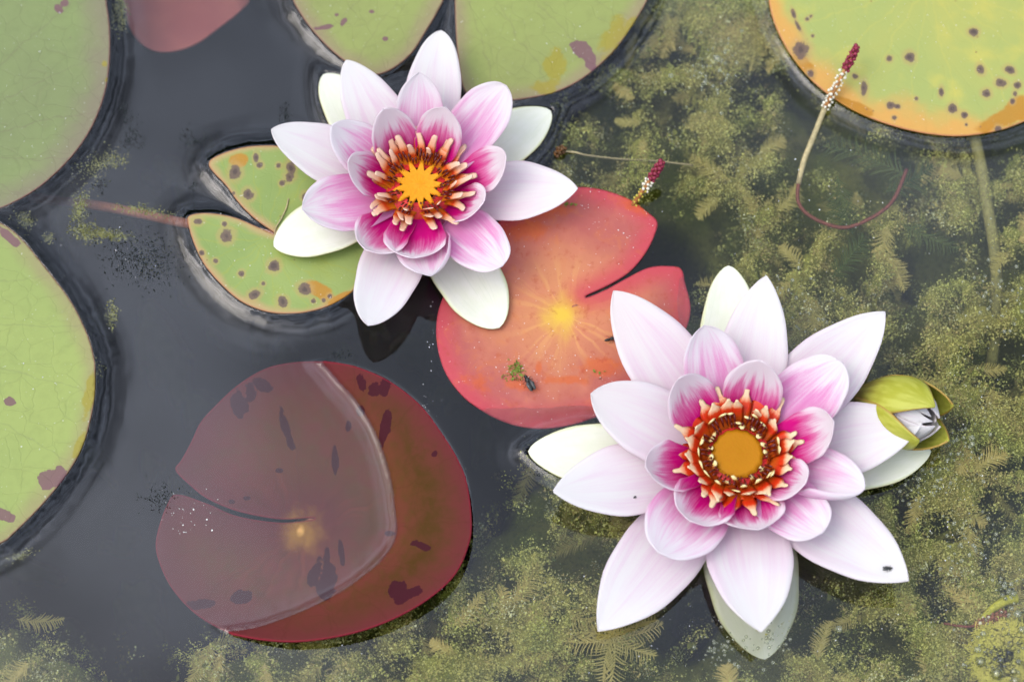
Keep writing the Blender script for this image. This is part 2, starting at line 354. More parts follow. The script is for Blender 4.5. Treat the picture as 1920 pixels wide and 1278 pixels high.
# the maroon pad: water piles against its dry crescent, drops away below it
d7, in7 = local_dist(PADS['p7']); e7 = emergent_side(GP[in7 | (d7 < 10)]); s7 = np.full(len(GP), -99.0); s7[in7 | (d7 < 10)] = e7
wet = in7 & (s7 < 0)
H = np.where(wet, H + 0.60 * (0.6 + 0.8 * fbm(GP[:, 0] / 7, GP[:, 1] / 7, 3)) * np.exp(s7 / 1.7) + 0.03 * np.exp(s7 / 5) * np.cos(s7 * 1.2) * np.clip(-s7 / 2, 0, 1), H)
H = np.where(in7 & (s7 >= 0), (0.58 * np.exp(-s7 / 0.8) - 0.6 * (1 - np.exp(-s7 / 2.0))) * (1 - np.exp(-d7 / 3.0)), H)
#H = np.where((~in7) & (d7 < 9) & (s7 > 0), H + 0.25 * np.exp(-d7 / 1.5) * np.clip(s7 / 4, 0, 1), H)

# ------------------------------------------------------------------ flowers
def petal_grid(base, tip, width, sag, cup, q=0.75, wmax=0.55, wb=0.42, nu=13, nv=22, curl=None, skew=0.0, seed=0, wave=0.0, tipcurl=0.0, push=None):
    """curved petal: midline is a bezier base->tip, sag pulls its middle down/outward, cup lifts the edges (mm)"""
    rs = np.random.default_rng(seed); base = np.asarray(base, float); tip = np.asarray(tip, float)
    ch = tip - base; ln = np.linalg.norm(ch); T = ch / ln
    lat = np.cross(np.array([0, 0, 1.0]), T); lat /= np.linalg.norm(lat); N = np.cross(T, lat)
    ctrl = base + ch * 0.5 - N * sag
    if push is not None: ctrl = base + np.asarray(push, float)
    vs = 1 - (1 - np.linspace(0, 1, nv)) ** 1.45; ss = np.linspace(-1, 1, nu); V = np.zeros((nv, nu, 3)); UV = np.zeros((nv, nu, 2))
    ph = rs.random(4) * 6.28
    for i, t in enumerate(vs):
        m = (1 - t) ** 2 * base + 2 * t * (1 - t) * ctrl + t * t * tip
        dm = 2 * (1 - t) * (ctrl - base) + 2 * t * (tip - ctrl); dm /= np.linalg.norm(dm)
        la = np.cross(np.array([0, 0, 1.0]), ch if abs(dm[2]) > .95 else dm); la = 0.5 * lat + 0.5 * la / (np.linalg.norm(la) + 1e-9); la -= dm * (la @ dm); la /= np.linalg.norm(la); n = np.cross(dm, la)
        if t < wmax: x = t / wmax; f = wb + (1 - wb) * math.sin(x * math.pi / 2) ** 1.1
        else: x = (t - wmax) / (1 - wmax); f = max(1 - x ** 2.0, 0) ** q
        f = max(f, 0.012); hw = width / 2 * f * (1 + 0.022 * math.sin(9 * t + ph[0]) + 0.012 * math.sin(23 * t + ph[1]))
        for j, s in enumerate(ss):
            sl = s; h = cup * s * s * f ** 0.8 * (0.35 + 0.65 * math.sin(math.pi * min(t * 1.05, 1)))
            lift = 0.0
            if curl:
                side, s0, rad = curl
                if s * side > s0:
                    a = (s * side - s0) / rad * min(1, max(0, (t - .25) / .3)); lift = rad * (1 - math.cos(a)) * hw; sl = side * (s0 + rad * math.sin(a))
                    if t <= .25: sl = s; lift = 0
            wv = wave * math.sin(7 * t + 3 * s + ph[2]) * s * s + tipcurl * t ** 4 * 1.0
            V[i, j] = m + la * hw * (sl + skew * math.sin(math.pi * t)) + n * (h + lift + wv)
            UV[i, j] = ((s + 1) / 2, t)
    F = []
    for i in range(nv - 1):
        for j in range(nu - 1): a = i * nu + j; F.append([a, a + 1, a + nu + 1, a + nu])
    return V.reshape(-1, 3), F, UV.reshape(-1, 2)

def make_flower(label, cu, cv, zc, sepals, outer, mid, inner):
    C = PX(cu, cv, zc); root = empty('water_lily_flower', (C[0], C[1], 0), label, 'flower', 'open water lily flowers')
    k = 0
    for kind, lst, mat, rb, zb in (('sepal', sepals, M_SEP, 6, 1.5), ('petal', outer, M_OUT, 7, 5), ('petal', mid, M_MID, 8, 8), ('petal', inner, M_INN, 9.5, 9.5)):
        for p in lst:
            k += 1; u, v, wd, zt = p[:4]; kw = dict(p[4]) if len(p) > 4 else {}
            T = PX(u, v, zt); d = T[:2] - C[:2]; r = np.linalg.norm(d); d = d / r
            zb2 = kw.pop('zb', zb) + (0.9 if k % 2 else -0.6)
            B = np.array([C[0] + d[0] * rb, C[1] + d[1] * rb, zb2])
            dd = dict(sag=0.0, cup=2.0)
            if mat is M_SEP: dd = dict(sag=1.5, cup=2.5, q=0.62, wmax=0.55)
            if mat is M_OUT: dd = dict(sag=2.5, cup=2.2, q=0.80, wmax=0.50, wave=0.3)
            if mat is M_MID: dd = dict(sag=0, cup=3.2, q=0.70, wmax=0.55, wb=0.5, wave=0.4, push=(d[0] * (r - rb) * .62, d[1] * (r - rb) * .62, (zt - zb) * .34))
            if mat is M_INN: dd = dict(sag=0, cup=2.4, q=0.58, wmax=0.62, wb=0.62, wave=0.4, tipcurl=-3.0, push=(d[0] * (r - rb) * .98, d[1] * (r - rb) * .98, (zt - zb) * .22))
            dd.update(kw); dd['seed'] = k
            V, F, UV = petal_grid(B, T, wd * 0.2, **dd)
            o = mesh(kind, V, F, mat, root, uv=UV, origin=B); solid(o, 0.28)
    return root, C

def stamen_mesh(r0, z0, r1, z1, w0, w1, out, tipw, lean=0.0, thick=0.7, nv=11, tipat=0.62, hook=0.0):
    """flattened filament in the x-z plane, x outward from the flower's axis"""
    V = []; UV = []; F = []; n = 6
    for i in range(nv):
        t = i / (nv - 1)
        c = np.array([r0, 0, z0]) * (1 - t) ** 2 + 2 * t * (1 - t) * np.array([r0 + out, 0, z0 + (z1 - z0) * .62]) + t * t * np.array([r1, 0, z1])
        c[1] += lean * t * t; c[0] += hook * max(0, t - .6) ** 2
        wd = w0 + (w1 - w0) * (t / tipat) if t < tipat else w1 + (tipw - w1) * min(1, (t - tipat) / .22)
        if t > .93: wd *= 0.72
        th = thick * (1 - .35 * t)
        for k in range(n):
            a = 2 * math.pi * k / n; V.append(c + np.array([math.sin(a) * th * .5, math.cos(a) * wd * .5, math.sin(a) * th * .25])); UV.append((k / n, t))
        if i:
            for k in range(n): F.append([(i - 1) * n + k, (i - 1) * n + (k + 1) % n, i * n + (k + 1) % n, i * n + k])
    F.append([(nv - 1) * n + k for k in range(n)])
    return np.array(V), F, np.array(UV)
def anther_mesh(r0, z0, r1, z1, w):
    parts = []
    for s in (-1, 1):
        p = [np.array([r0 + (r1 - r0) * t - 0.5, s * w, z0 + (z1 - z0) * t + 0.55 + 0.5 * math.sin(math.pi * t)]) for t in np.linspace(0, 1, 5)]
        v, f, _ = tube(p, [0.2, .42, .45, .42, .18], 5); parts.append((v, f))
    return join(parts)
def rotz(V, a):
    c, s = math.cos(a), math.sin(a); V = np.asarray(V); return np.stack([V[:, 0] * c - V[:, 1] * s, V[:, 0] * s + V[:, 1] * c, V[:, 2]], 1)
def ring_of_stamens(root, C, n, a0, mat, par, jit, anther=None, skip=()):
    rs = np.random.default_rng(int(n * 10 + a0 * 100))
    for i in range(n):
        if i in skip: continue
        a = a0 + 2 * math.pi * i / n + rs.normal() * 0.09; q = dict(par); ws = rs.uniform(.78, 1.2); q['w0'] *= ws; q['w1'] *= ws; q['tipw'] *= rs.uniform(.85, 1.15)
        q['r1'] += rs.normal() * jit; q['z1'] += rs.normal() * jit; q['lean'] = rs.normal() * 1.3; q['out'] += rs.normal() * .3
        V, F, UV = stamen_mesh(**q); off = np.array([C[0], C[1], 0])
        o = mesh('stamen', rotz(V, a) + off, F, mat, root, uv=UV)
        if anther:
            av, af = anther_mesh(*anther); mesh('anther', rotz(av, a) + off, af, M_ANT, o)
def stigma(root, C, z, r, lobes, mat, name='stigma', dip=0.8, amp=0.12, flute=0.12):
    nr, na = 10, lobes * 6; V = [[C[0], C[1], z - dip + (.5 if flute else .15)]]; F = []
    for i in range(1, nr + 1):
        for k in range(na):
            a = 2 * math.pi * k / na; x = i / nr; lob = 1 + amp * x ** 2 * math.cos(lobes * a) ; rr = r * x * lob
            zz = z - dip * (1 - x ** 2) + flute * math.cos(lobes * a) * x + ((0.5 if flute else .15) * max(0, 1 - x * 4)) - (2.5 * max(0, x - .9) * 10 * .5)
            V.append([C[0] + rr * math.cos(a), C[1] + rr * math.sin(a), zz])
    for k in range(na): F.append([0, 1 + k, 1 + (k + 1) % na])
    for i in range(nr - 1):
        for k in range(na): a = 1 + i * na; F.append([a + k, a + na + k, a + na + (k + 1) % na, a + (k + 1) % na])
    o = mesh(name, V, F, mat, root, origin=(C[0], C[1], z))
    # the red floor of the cup around it
    V = []; F = []; n = 40
    for j, (rr, zz) in enumerate(((r * .9, z - 1.5), (r * 1.15, z - 3.0), (r * 1.6, z - 3.5), (r * 1.75, z - 9), (r * 1.0, z - 14))):
        for k in range(n): V.append([C[0] + rr * math.cos(2 * math.pi * k / n), C[1] + rr * math.sin(2 * math.pi * k / n), max(zz, .5)])
        if j:
            for k in range(n): F.append([(j - 1) * n + k, j * n + k, j * n + (k + 1) % n, (j - 1) * n + (k + 1) % n])
    mesh('receptacle', V, F, M_RCP, root)
M_RCP = simple('receptacle_red', (0.62, 0.03, 0.03), 0.5, 0.3)
M_STALK = simple('stalk_olive', (0.20, 0.17, 0.07), 0.6, 0.2)

# flower beside the freckled pad
A_SEP = [(606, 140, 112, 1.5), (1033, 208, 112, 1.5), (513, 462, 118, 6.5, dict(sag=-1.0, zb=5.0)), (936, 615, 128, 3.0, dict(q=.6))]
A_OUT = [(827, 57, 112, 20, dict(q=.62, wb=.6)), (648, 114, 112, 20, dict(q=.7)), (508, 243, 118, 20, dict(q=.72)), (1083, 353, 122, 18, dict(q=.75)), (690, 611, 122, 20, dict(q=.62))]
A_MID = [(786, 135, 96, 30), (950, 160, 108, 28, dict(q=.5)), (622, 236, 100, 29, dict(q=.6)), (566, 393, 122, 24), (808, 518, 122, 24, dict(curl=(1, .60, .17))), (942, 499, 112, 22, dict(q=.5))]
A_INN = [(727, 216, 90, 33), (830, 213, 92, 33), (934, 294, 90, 31, dict(q=.62)), (667, 305, 86, 31), (694, 456, 104, 25, dict(cup=6)), (775, 470, 120, 24, dict(cup=5, q=.5)), (893, 372, 88, 27)]
fa, CA = make_flower('pink and white water lily with yellow star centre, between freckled pad and orange pad', 785, 345, 15, A_SEP, A_OUT, A_MID, A_INN)
stigma(fa, CA, 15.5, 8.0, 13, M_DISA, amp=0.28)
ring_of_stamens(fa, CA, 17, 0.1, M_STA, dict(r0=11.5, z0=12, r1=21.0, z1=18.5, w0=5.0, w1=4.2, out=5.2, tipw=2.6, tipat=.46, thick=1.0), 1.1, (11.8, 14.6, 14.4, 16.8, .7))
ring_of_stamens(fa, CA, 15, 0.3, M_STA, dict(r0=10.5, z0=12.5, r1=18.0, z1=21, w0=4.2, w1=3.6, out=4.0, tipw=2.7, tipat=.52, thick=1.0), 1.2, (10.0, 15.2, 12.4, 17.6, .65))
ring_of_stamens(fa, CA, 10, 0.5, M_STA, dict(r0=9.6, z0=13, r1=14.6, z1=22.5, w0=3.0, w1=2.4, out=2.6, tipw=2.1, tipat=.56, thick=.9), 1.0, (8.6, 15.6, 10.2, 17.8, .55))
# flower in front of the bud
B_SEP = [(1366, 498, 118, 3), (990, 846, 124, 2.0), (1746, 846, 138, 2.5, dict(q=.7)), (1434, 1236, 176, -9, dict(q=.7, wmax=.5))]
B_OUT = [(1150, 545, 148, 22, dict(q=.82)), (1436, 517, 126, 24, dict(q=.8)), (1660, 584, 142, 22, dict(q=.85)), (1729, 793, 138, 20, dict(q=.82)), (1704, 1089, 150, 18, dict(q=.86)), (1427, 1185, 160, 22, dict(q=.9)), (1121, 1183, 152, 6, dict(q=.86)), (1038, 921, 140, 18, dict(q=.8)), (1107, 738, 146, 22, dict(q=.72))]
B_MID = [(1320, 609, 118, 30, dict(q=.62)), (1580, 680, 128, 29, dict(q=.5)), (1620, 918, 124, 25, dict(q=.55, curl=(-1, .40, .22))), (1542, 1000, 118, 24, dict(q=.45)), (1236, 1036, 142, 25, dict(q=.5))]
B_INN = [(1283, 720, 104, 33), (1422, 690, 108, 34), (1549, 792, 100, 32), (1226, 872, 100, 30, dict(cup=6)), (1300, 962, 118, 27, dict(cup=6)), (1420, 978, 120, 26, dict(cup=5)), (1496, 898, 92, 27)]
fb, CB = make_flower('larger pink and white water lily with amber centre and scarlet stamens, beside the bud', 1383, 850, 15, B_SEP, B_OUT, B_MID, B_INN)
stigma(fb, CB, 15.8, 9.4, 16, M_DISB, dip=0.1, amp=0.02, flute=0.0)
ring_of_stamens(fb, CB, 18, 0.05, M_STB, dict(r0=12.0, z0=12, r1=24.4, z1=19.0, w0=6.0, w1=6.6, out=6.6, tipw=2.2, tipat=.56, thick=1.4), 1.4)
ring_of_stamens(fb, CB, 19, 0.2, M_STB, dict(r0=11.0, z0=12, r1=18.6, z1=21.0, w0=5.2, w1=5.6, out=6.0, tipw=1.8, tipat=.66, thick=1.3), 1.3)
ring_of_stamens(fb, CB, 18, 0.3, M_STC, dict(r0=10.6, z0=12.5, r1=14.0, z1=20.0, w0=4.0, w1=3.6, out=4.6, tipw=1.9, tipat=.8, thick=1.1), 0.8, (11.2, 16.4, 14.2, 19.4, .8))
ring_of_stamens(fb, CB, 15, 0.12, M_STC, dict(r0=10.8, z0=12, r1=9.6, z1=18.2, w0=2.8, w1=2.4, out=2.6, tipw=1.8, tipat=.8, thick=.9), 0.7, (10.0, 16.0, 11.4, 18.2, .6))
for root, C in ((fa, CA), (fb, CB)):
    v, f, _ = tube([(C[0], C[1], 6), (C[0] + 3, C[1] + 4, -30), (C[0] + 14, C[1] + 20, -120), (C[0] + 20, C[1] + 34, -255)], [4.2, 3.6, 3.2, 3.2], 10); mesh('flower_stalk', v, f, M_STALK, root)

# sepals that lie on the water bend its surface
for u0, v0, ww in ((606, 140, 106), (1033, 208, 106), (990, 846, 116)):
    C = CA if ww == 106 else CB; T = PX(u0, v0, 0)[:2]; d = T - C[:2]; r = np.linalg.norm(d); d /= r; n = np.array([-d[1], d[0]]); hw = ww * .1
    poly = np.array([C[:2] + d * r * .35 + n * hw * .7, C[:2] + d * r * .62 + n * hw, C[:2] + d * r * .85 + n * hw * .75, T + n * 1.5, T - n * 1.5, C[:2] + d * r * .85 - n * hw * .75, C[:2] + d * r * .62 - n * hw, C[:2] + d * r * .35 - n * hw * .7])
    meniscus(catmull(poly, 5), 1.2, 2.4, 0.04, sink=0.6)

# ------------------------------------------------------------------ water body, bed, bank
def water_mat():
    g = G('pond_water'); fr = g.n('Fresnel', IOR=1.50)
    gl = g.n('BsdfGlossy', Color=(1, 1, 1), Roughness=0.0); tr = g.n('BsdfTransparent', Color=(0.97, 0.98, 0.96))
    g.t.links.new(g.n('MixShader', _0=fr, _1=tr, _2=gl), g.out.inputs['Surface'])
    ab = g.n('VolumeAbsorption', Color=(0.42, 0.50, 0.42), Density=17.0); g.t.links.new(ab, g.out.inputs['Volume'])
    return g.m
M_WATER = water_mat()
ny, nx = GXm.shape
Vw = np.concatenate([np.stack([GP[:, 0], GP[:, 1], H], 1)])
idx = np.arange(nx * ny).reshape(ny, nx)
Fw = np.stack([idx[:-1, :-1], idx[:-1, 1:], idx[1:, 1:], idx[1:, :-1]], -1).reshape(-1, 4).tolist()
loop = list(idx[0, :]) + list(idx[1:, -1]) + list(idx[-1, -2::-1]) + list(idx[-2:0:-1, 0])
lp = np.array(loop); nl = len(lp); cx = (FX0 + FX1) / 2
P0 = Vw[lp]; ang = np.arctan2(P0[:, 1], P0[:, 0]); Rw = 2600.0
ring1 = np.stack([np.cos(ang) * 420, np.sin(ang) * 420, 0 * ang], 1); ring2 = np.stack([np.cos(ang) * Rw, np.sin(ang) * Rw, 0 * ang], 1)
ring3 = ring2.copy(); ring3[:, 2] = -320
b = len(Vw); Vw = np.concatenate([Vw, ring1, ring2, ring3, [[0, 0, -320]]])
rings = [lp] + [np.arange(nl) + b + i * nl for i in range(3)]
for a_, b_ in zip(rings[:-1], rings[1:]):
    for k in range(nl): Fw.append([int(a_[k]), int(b_[k]), int(b_[(k + 1) % nl]), int(a_[(k + 1) % nl])])
cidx = len(Vw) - 1
for k in range(nl): Fw.append([int(rings[3][k]), cidx, int(rings[3][(k + 1) % nl])])
wobj = mesh('pond_water', Vw, Fw, M_WATER); tag(wobj, 'dark still pond water reflecting a grey overcast sky', 'water', kind='structure')
M_BED = simple('pond_mud', (0.018, 0.022, 0.018), 0.9, 0.1, scale=30, var=.5)
n = 60; V = []; F = []
for i, rr in enumerate((0.5, 600, 1500, 2580, 2900, 3300, 60000)):
    for k in range(n):
        a = 2 * math.pi * k / n; z = (-300, -300, -300, -240, 25, 40, 30)[i]
        V.append([rr * math.cos(a), rr * math.sin(a), z + (6 * math.sin(5 * a + i) if i < 6 else 0)])
    if i:
        for k in range(n): F.append([(i - 1) * n + k, i * n + k, i * n + (k + 1) % n, (i - 1) * n + (k + 1) % n])
F.append([k for k in range(n)]); tag(mesh('pond_bed', V, F, M_BED), 'dark mud bed of the pond', 'ground', kind='structure')
# leafy bank around the pond, seen only as dark streaks in the curved water
M_BANK = simple('bank_foliage', (0.035, 0.05, 0.025), 0.8, 0.1, scale=4, var=.6)
n = 160; V = []; F = []
for i, (rr, hh) in enumerate(((2650, 10), (2800, 420), (3050, 900), (3500, 1350), (4300, 1500), (5200, 300), (5600, 20))):
    for k in range(n):
        a = 2 * math.pi * k / n; j = 1 + 0.35 * (fbm(np.array([8 * math.cos(a) + i * 3.1 + 20]), np.array([8 * math.sin(a) + 20]), 3)[0] - .5) * 2
        V.append([rr * math.cos(a) * (1 + .1 * (j - 1)), rr * math.sin(a) * (1 + .1 * (j - 1)), hh * (j if 0 < i < 6 else 1)])
    if i:
        for k in range(n): F.append([(i - 1) * n + k, i * n + k, i * n + (k + 1) % n, (i - 1) * n + (k + 1) % n])
tag(mesh('pond_bank', V, F, M_BANK), 'leafy bank around the pond', 'bank', kind='structure')

# ------------------------------------------------------------------ pad blades
def blade(name, poly, zf, mat, spots=(), blots=(), parent=None, origin=None, dense=1.05, thick=0.7, keep_px=False, extra=None):
    """leaf blade triangulated inside its outline; attributes: edge (mm to the rim), spot and blot (pigment marks)"""
    lo, hi = poly.min(0), poly.max(0); pts = []
    xs = np.arange(lo[0], hi[0], dense); ys = np.arange(lo[1], hi[1], dense * .866)
    X, Y = np.meshgrid(xs, ys); X = X + (np.arange(len(ys)) % 2)[:, None] * dense / 2; Q = np.stack([X.ravel(), Y.ravel()], 1)
    Q = Q + rng.normal(size=Q.shape) * dense * .07
    vis = (np.abs(Q[:, 0]) < 205) & (Q[:, 1] > -150) & (Q[:, 1] < 152)
    coarse = rng.random(len(Q)) < 0.04; Q = Q[vis | coarse]
    Q = Q[inside(Q, poly)]; d = seg_dist(Q, poly); Q = Q[d > dense * .45]
    # even spacing along the outline
    seg = np.concatenate([poly, poly[:1]]); ln = np.r_[0, np.cumsum(np.linalg.norm(np.diff(seg, axis=0), axis=1))]
    m = int(ln[-1] / (dense * .8)); tt = np.linspace(0, ln[-1], m, endpoint=False)
    B = np.stack([np.interp(tt, ln, seg[:, 0]), np.interp(tt, ln, seg[:, 1])], 1)
    allp = np.concatenate([B, Q]); edges = [(i, (i + 1) % m) for i in range(m)]
    vs, es, fs, *_ = delaunay_2d_cdt([Vector(p) for p in allp.tolist()], edges, [], 1, 1e-5)
    P = np.array([tuple(v) for v in vs]); ed = seg_dist(P, poly)
    z = zf(P, ed)
    if keep_px:
        u, v = TOPX(np.c_[P, np.zeros(len(P))]); W = PX(u, v, z)
    else: W = np.c_[P, z]
    at = {'edge': ed}
    if extra: at.update(extra(P))
    u, v = TOPX(W)
    for key, lst in (('spot', spots), ('blot', blots)):
        s = np.full(len(P), -1.0)
        for sp in lst:
            su, sv, ra, rb, an = (list(sp) + [sp[2], 0])[:5] if len(sp) == 3 else sp
            c, sn = math.cos(R(an)), math.sin(R(an)); du = u - su; dv = v - sv
            q = 1 - np.sqrt(((du * c + dv * sn) / ra) ** 2 + ((-du * sn + dv * c) / rb) ** 2); s = np.maximum(s, q)
        at[key] = s
    o = mesh(name, W, fs, mat, parent, attrs=at, origin=origin); me = o.data
    if me.polygons and np.mean([p.normal.z for p in me.polygons[:200]]) < 0: me.flip_normals()
    solid(o, thick); return o

def veins(g, pos, scale_net=95.0, nrad=22.0, warp=0.004):
    """reticulate vein strength 0..1 and radial vein strength, in the leaf's own coordinates"""
    wv = g.n('TexNoise', out=1, Vector=pos, Scale=120.0, Detail=2.0)
    p2 = g.n('VectorMath', props={'operation': 'MULTIPLY_ADD'}, _0=wv, _1=(warp, warp, 0), _2=pos)
    net = g.n('TexVoronoi', props={'feature': 'DISTANCE_TO_EDGE'}, Vector=p2, Scale=scale_net)
    netf = g.mr(net, 0.0, 0.045, 1.0, 0.0)
    x, y, z = g.sep(p2); an = g.math('ARCTAN2', y, x); s = g.math('ABSOLUTE', g.math('SINE', g.math('MULTIPLY', an, nrad / 2)))
    rad = g.math('SQRT', g.math('ADD', g.math('MULTIPLY', x, x), g.math('MULTIPLY', y, y)))
    w_ = g.math('DIVIDE', 0.0011 * nrad / 2 * 0.45, g.math('MAXIMUM', rad, 0.004))
    radf = g.mr(s, 0.0, w_, 1.0, 0.0)
    return netf, radf, rad, an
def grime(g, pos, c, amt=0.5):
    n = g.noise(pos, 900.0, 2, 0.6); f = g.mr(n, 0.70, 0.76); c = g.mix(g.math('MULTIPLY', f, amt), c, (0.72, 0.72, 0.66)); return c
def green_pad_mat(name, g1, g2, rimc, rimw, veinc):
    g = G(name); p = g.obj(); e = g.math('MULTIPLY', g.attr('edge'), 1.0)
    net, rad, rr, an = veins(g, p, 120.0, 24.0, 0.006)
    big = g.noise(p, 14.0, 3, 0.5); fine = g.noise(p, 260.0, 4, 0.6)
    c = g.mix(g.mr(big, 0.35, 0.65), g1, g2)
    c = g.mix(g.math('MULTIPLY', g.mr(fine, 0.4, 0.75), 0.22), c, tuple(x * .72 for x in g1))
    vf = g.math('MAXIMUM', g.math('MULTIPLY', net, 0.15), g.math('MULTIPLY', rad, 0.45))
    vf = g.math('MULTIPLY', vf, g.mr(fine, 0.25, 0.6, 0.35, 1.0)); c = g.mix(vf, c, veinc)
    er = g.math('ADD', e, g.math('MULTIPLY', g.math('SUBTRACT', g.noise(p, 60.0, 4, 0.6), 0.5), rimw * 0.9))
    c = g.mix(g.math('MULTIPLY', g.mr(er, 0.0, rimw, 1.0, 0.0), 0.55), c, rimc)
    c = g.mix(g.math('MULTIPLY', g.mr(e, 0.0, 0.7, 1.0, 0.0), 0.6), c, (0.28, 0.10, 0.10))
    bn = g.math('ADD', g.attr('blot'), g.math('MULTIPLY', g.math('SUBTRACT', g.noise(p, 170.0, 3, 0.6), 0.5), 1.7))
    c = g.mix(g.math('MULTIPLY', g.mr(bn, 0.02, 0.10), 0.85), c, (0.17, 0.075, 0.095))
    sn = g.math('ADD', g.attr('spot'), g.math('MULTIPLY', g.math('SUBTRACT', g.noise(p, 190.0, 4, 0.6), 0.5), 1.6))
    c = g.mix(g.math('MULTIPLY', g.mr(sn, 0.0, 0.35), 0.7), c, (0.30, 0.24, 0.02))
    c = grime(g, p, c, 0.45)
    h = g.math('SUBTRACT', g.math('MULTIPLY', fine, 0.4), g.math('MULTIPLY', net, 0.8))
    return g.leafy(c, 0.55, 0.2, 0.12, normal=g.bump(h, 0.25, 0.0006))
def spotted_pad_mat(name, g1, g2, rimc, rimw, yellow, yamt):
    g = G(name); p = g.obj(); e = g.attr('edge'); net, rad, rr, an = veins(g, p, 110.0, 18.0, 0.006)
    big = g.noise(p, 28.0, 3, 0.55); fine = g.noise(p, 420.0, 4, 0.6); mid = g.noise(p, 75.0, 3, 0.5)
    c = g.mix(g.mr(big, 0.35, 0.68), g1, g2)
    c = g.mix(g.math('MULTIPLY', g.mr(mid, 0.5, 0.75), yamt), c, yellow)
    c = g.mix(g.math('MULTIPLY', rad, 0.28), c, yellow)
    er = g.math('ADD', e, g.math('MULTIPLY', g.math('SUBTRACT', g.noise(p, 42.0, 3, 0.6), 0.5), rimw * 2.4))
    c = g.mix(g.math('MULTIPLY', g.mr(er, 0.0, rimw, 1.0, 0.0), 0.95), c, rimc)
    c = g.mix(g.math('MULTIPLY', g.mr(e, 0.0, 0.9, 1.0, 0.0), 0.6), c, (0.42, 0.14, 0.08))
    bn = g.math('ADD', g.attr('blot'), g.math('MULTIPLY', g.math('SUBTRACT', g.noise(p, 150.0, 3, 0.6), 0.5), 1.0))
    c = g.mix(g.math('MULTIPLY', g.mr(bn, 0.05, 0.35), 0.85), c, (0.42, 0.18, 0.01))
    s = g.math('ADD', g.attr('spot'), g.math('MULTIPLY', g.math('SUBTRACT', g.noise(p, 260.0, 4, 0.7), 0.5), 1.15))
    c = g.mix(g.math('MULTIPLY', g.mr(s, -0.35, 0.3), 0.5), c, (0.42, 0.28, 0.10))
    c = g.mix(g.math('MULTIPLY', g.mr(s, 0.28, 0.46), 0.92), c, (0.13, 0.085, 0.065))
    c = g.mix(g.math('MULTIPLY', g.mr(s, 0.62, 0.85), 0.6), c, (0.045, 0.032, 0.035))
    tiny = g.n('TexVoronoi', Vector=p, Scale=210.0); c = g.mix(g.math('MULTIPLY', g.mr(tiny, 0.05, 0.10, 1.0, 0.0), g.mr(mid, 0.5, 0.6)), c, (0.22, 0.12, 0.05))
    c = grime(g, p, c, 0.6)
    return g.leafy(c, 0.5, 0.3, 0.1, normal=g.bump(g.math('ADD', fine, g.math('MULTIPLY', net, -0.4)), 0.25, 0.0005))
def orange_pad_mat():
    g = G('pad_orange_red'); p = g.obj(); e = g.attr('edge')
    wv = g.n('TexNoise', out=1, Vector=p, Scale=60.0, Detail=3.0); p2 = g.n('VectorMath', props={'operation': 'MULTIPLY_ADD'}, _0=wv, _1=(0.006, 0.006, 0), _2=p)
    x, y, z = g.sep(p2); an = g.math('ARCTAN2', y, x); rad = g.math('MULTIPLY', g.math('SQRT', g.math('ADD', g.math('MULTIPLY', x, x), g.math('MULTIPLY', y, y))), 1000.0)
    big = g.noise(p, 22.0, 4, 0.6); fine = g.noise(p, 300.0, 4, 0.65); mid = g.noise(p, 60.0, 3, 0.6)
    c = g.mix(g.mr(g.math('ADD', rad, g.math('MULTIPLY', g.math('SUBTRACT', big, 0.5), 50.0)), 8.0, 42.0), (0.56, 0.22, 0.095), (0.41, 0.105, 0.085))
    c = g.mix(g.math('MULTIPLY', g.mr(mid, 0.45, 0.75), 0.55), c, (0.58, 0.20, 0.115))
    sv = g.noise(g.comb(g.math('MULTIPLY', an, 6.5), g.math('MULTIPLY', rad, 0.015), 1.0), 1.0, 2, 0.5)
    ray = g.math('MULTIPLY', g.mr(sv, 0.50, 0.66), g.mr(rad, 6.0, 30.0, 0.42, 0.0)); c = g.mix(ray, c, (0.70, 0.38, 0.12))
    c = g.mix(g.mr(g.math('ADD', rad, g.math('MULTIPLY', g.math('SUBTRACT', mid, 0.5), 20.0)), 1.0, 12.0, 1.0, 0.0), c, (0.68, 0.44, 0.05))
    er = g.math('ADD', e, g.math('MULTIPLY', g.math('SUBTRACT', big, 0.5), 9.0))
    c = g.mix(g.math('MULTIPLY', g.mr(er, 0.0, 11.0, 1.0, 0.0), 0.85), c, (0.50, 0.055, 0.075))
    c = g.mix(g.math('MULTIPLY', g.mr(e, 0.0, 0.8, 1.0, 0.0), 0.6), c, (0.30, 0.03, 0.05))
    bn = g.math('ADD', g.attr('blot'), g.math('MULTIPLY', g.math('SUBTRACT', g.noise(p, 120.0, 4, 0.7), 0.5), 2.2))
    c = g.mix(g.math('MULTIPLY', g.mr(bn, 0.1, 0.8), 0.6), c, (0.55, 0.10, 0.015))
    c = g.mix(g.math('MULTIPLY', g.mr(fine, 0.54, 0.70), 0.40), c, (0.38, 0.06, 0.03))
    st_ = g.noise(p, 110.0, 5, 0.7, 1.0); c = g.mix(g.math('MULTIPLY', g.mr(st_, 0.52, 0.70), 0.28), c, (0.58, 0.17, 0.04))
    c = grime(g, p, c, 0.7)
    return g.leafy(c, 0.45, 0.15, 0.1, normal=g.bump(g.math('ADD', fine, mid), 0.3, 0.0008))
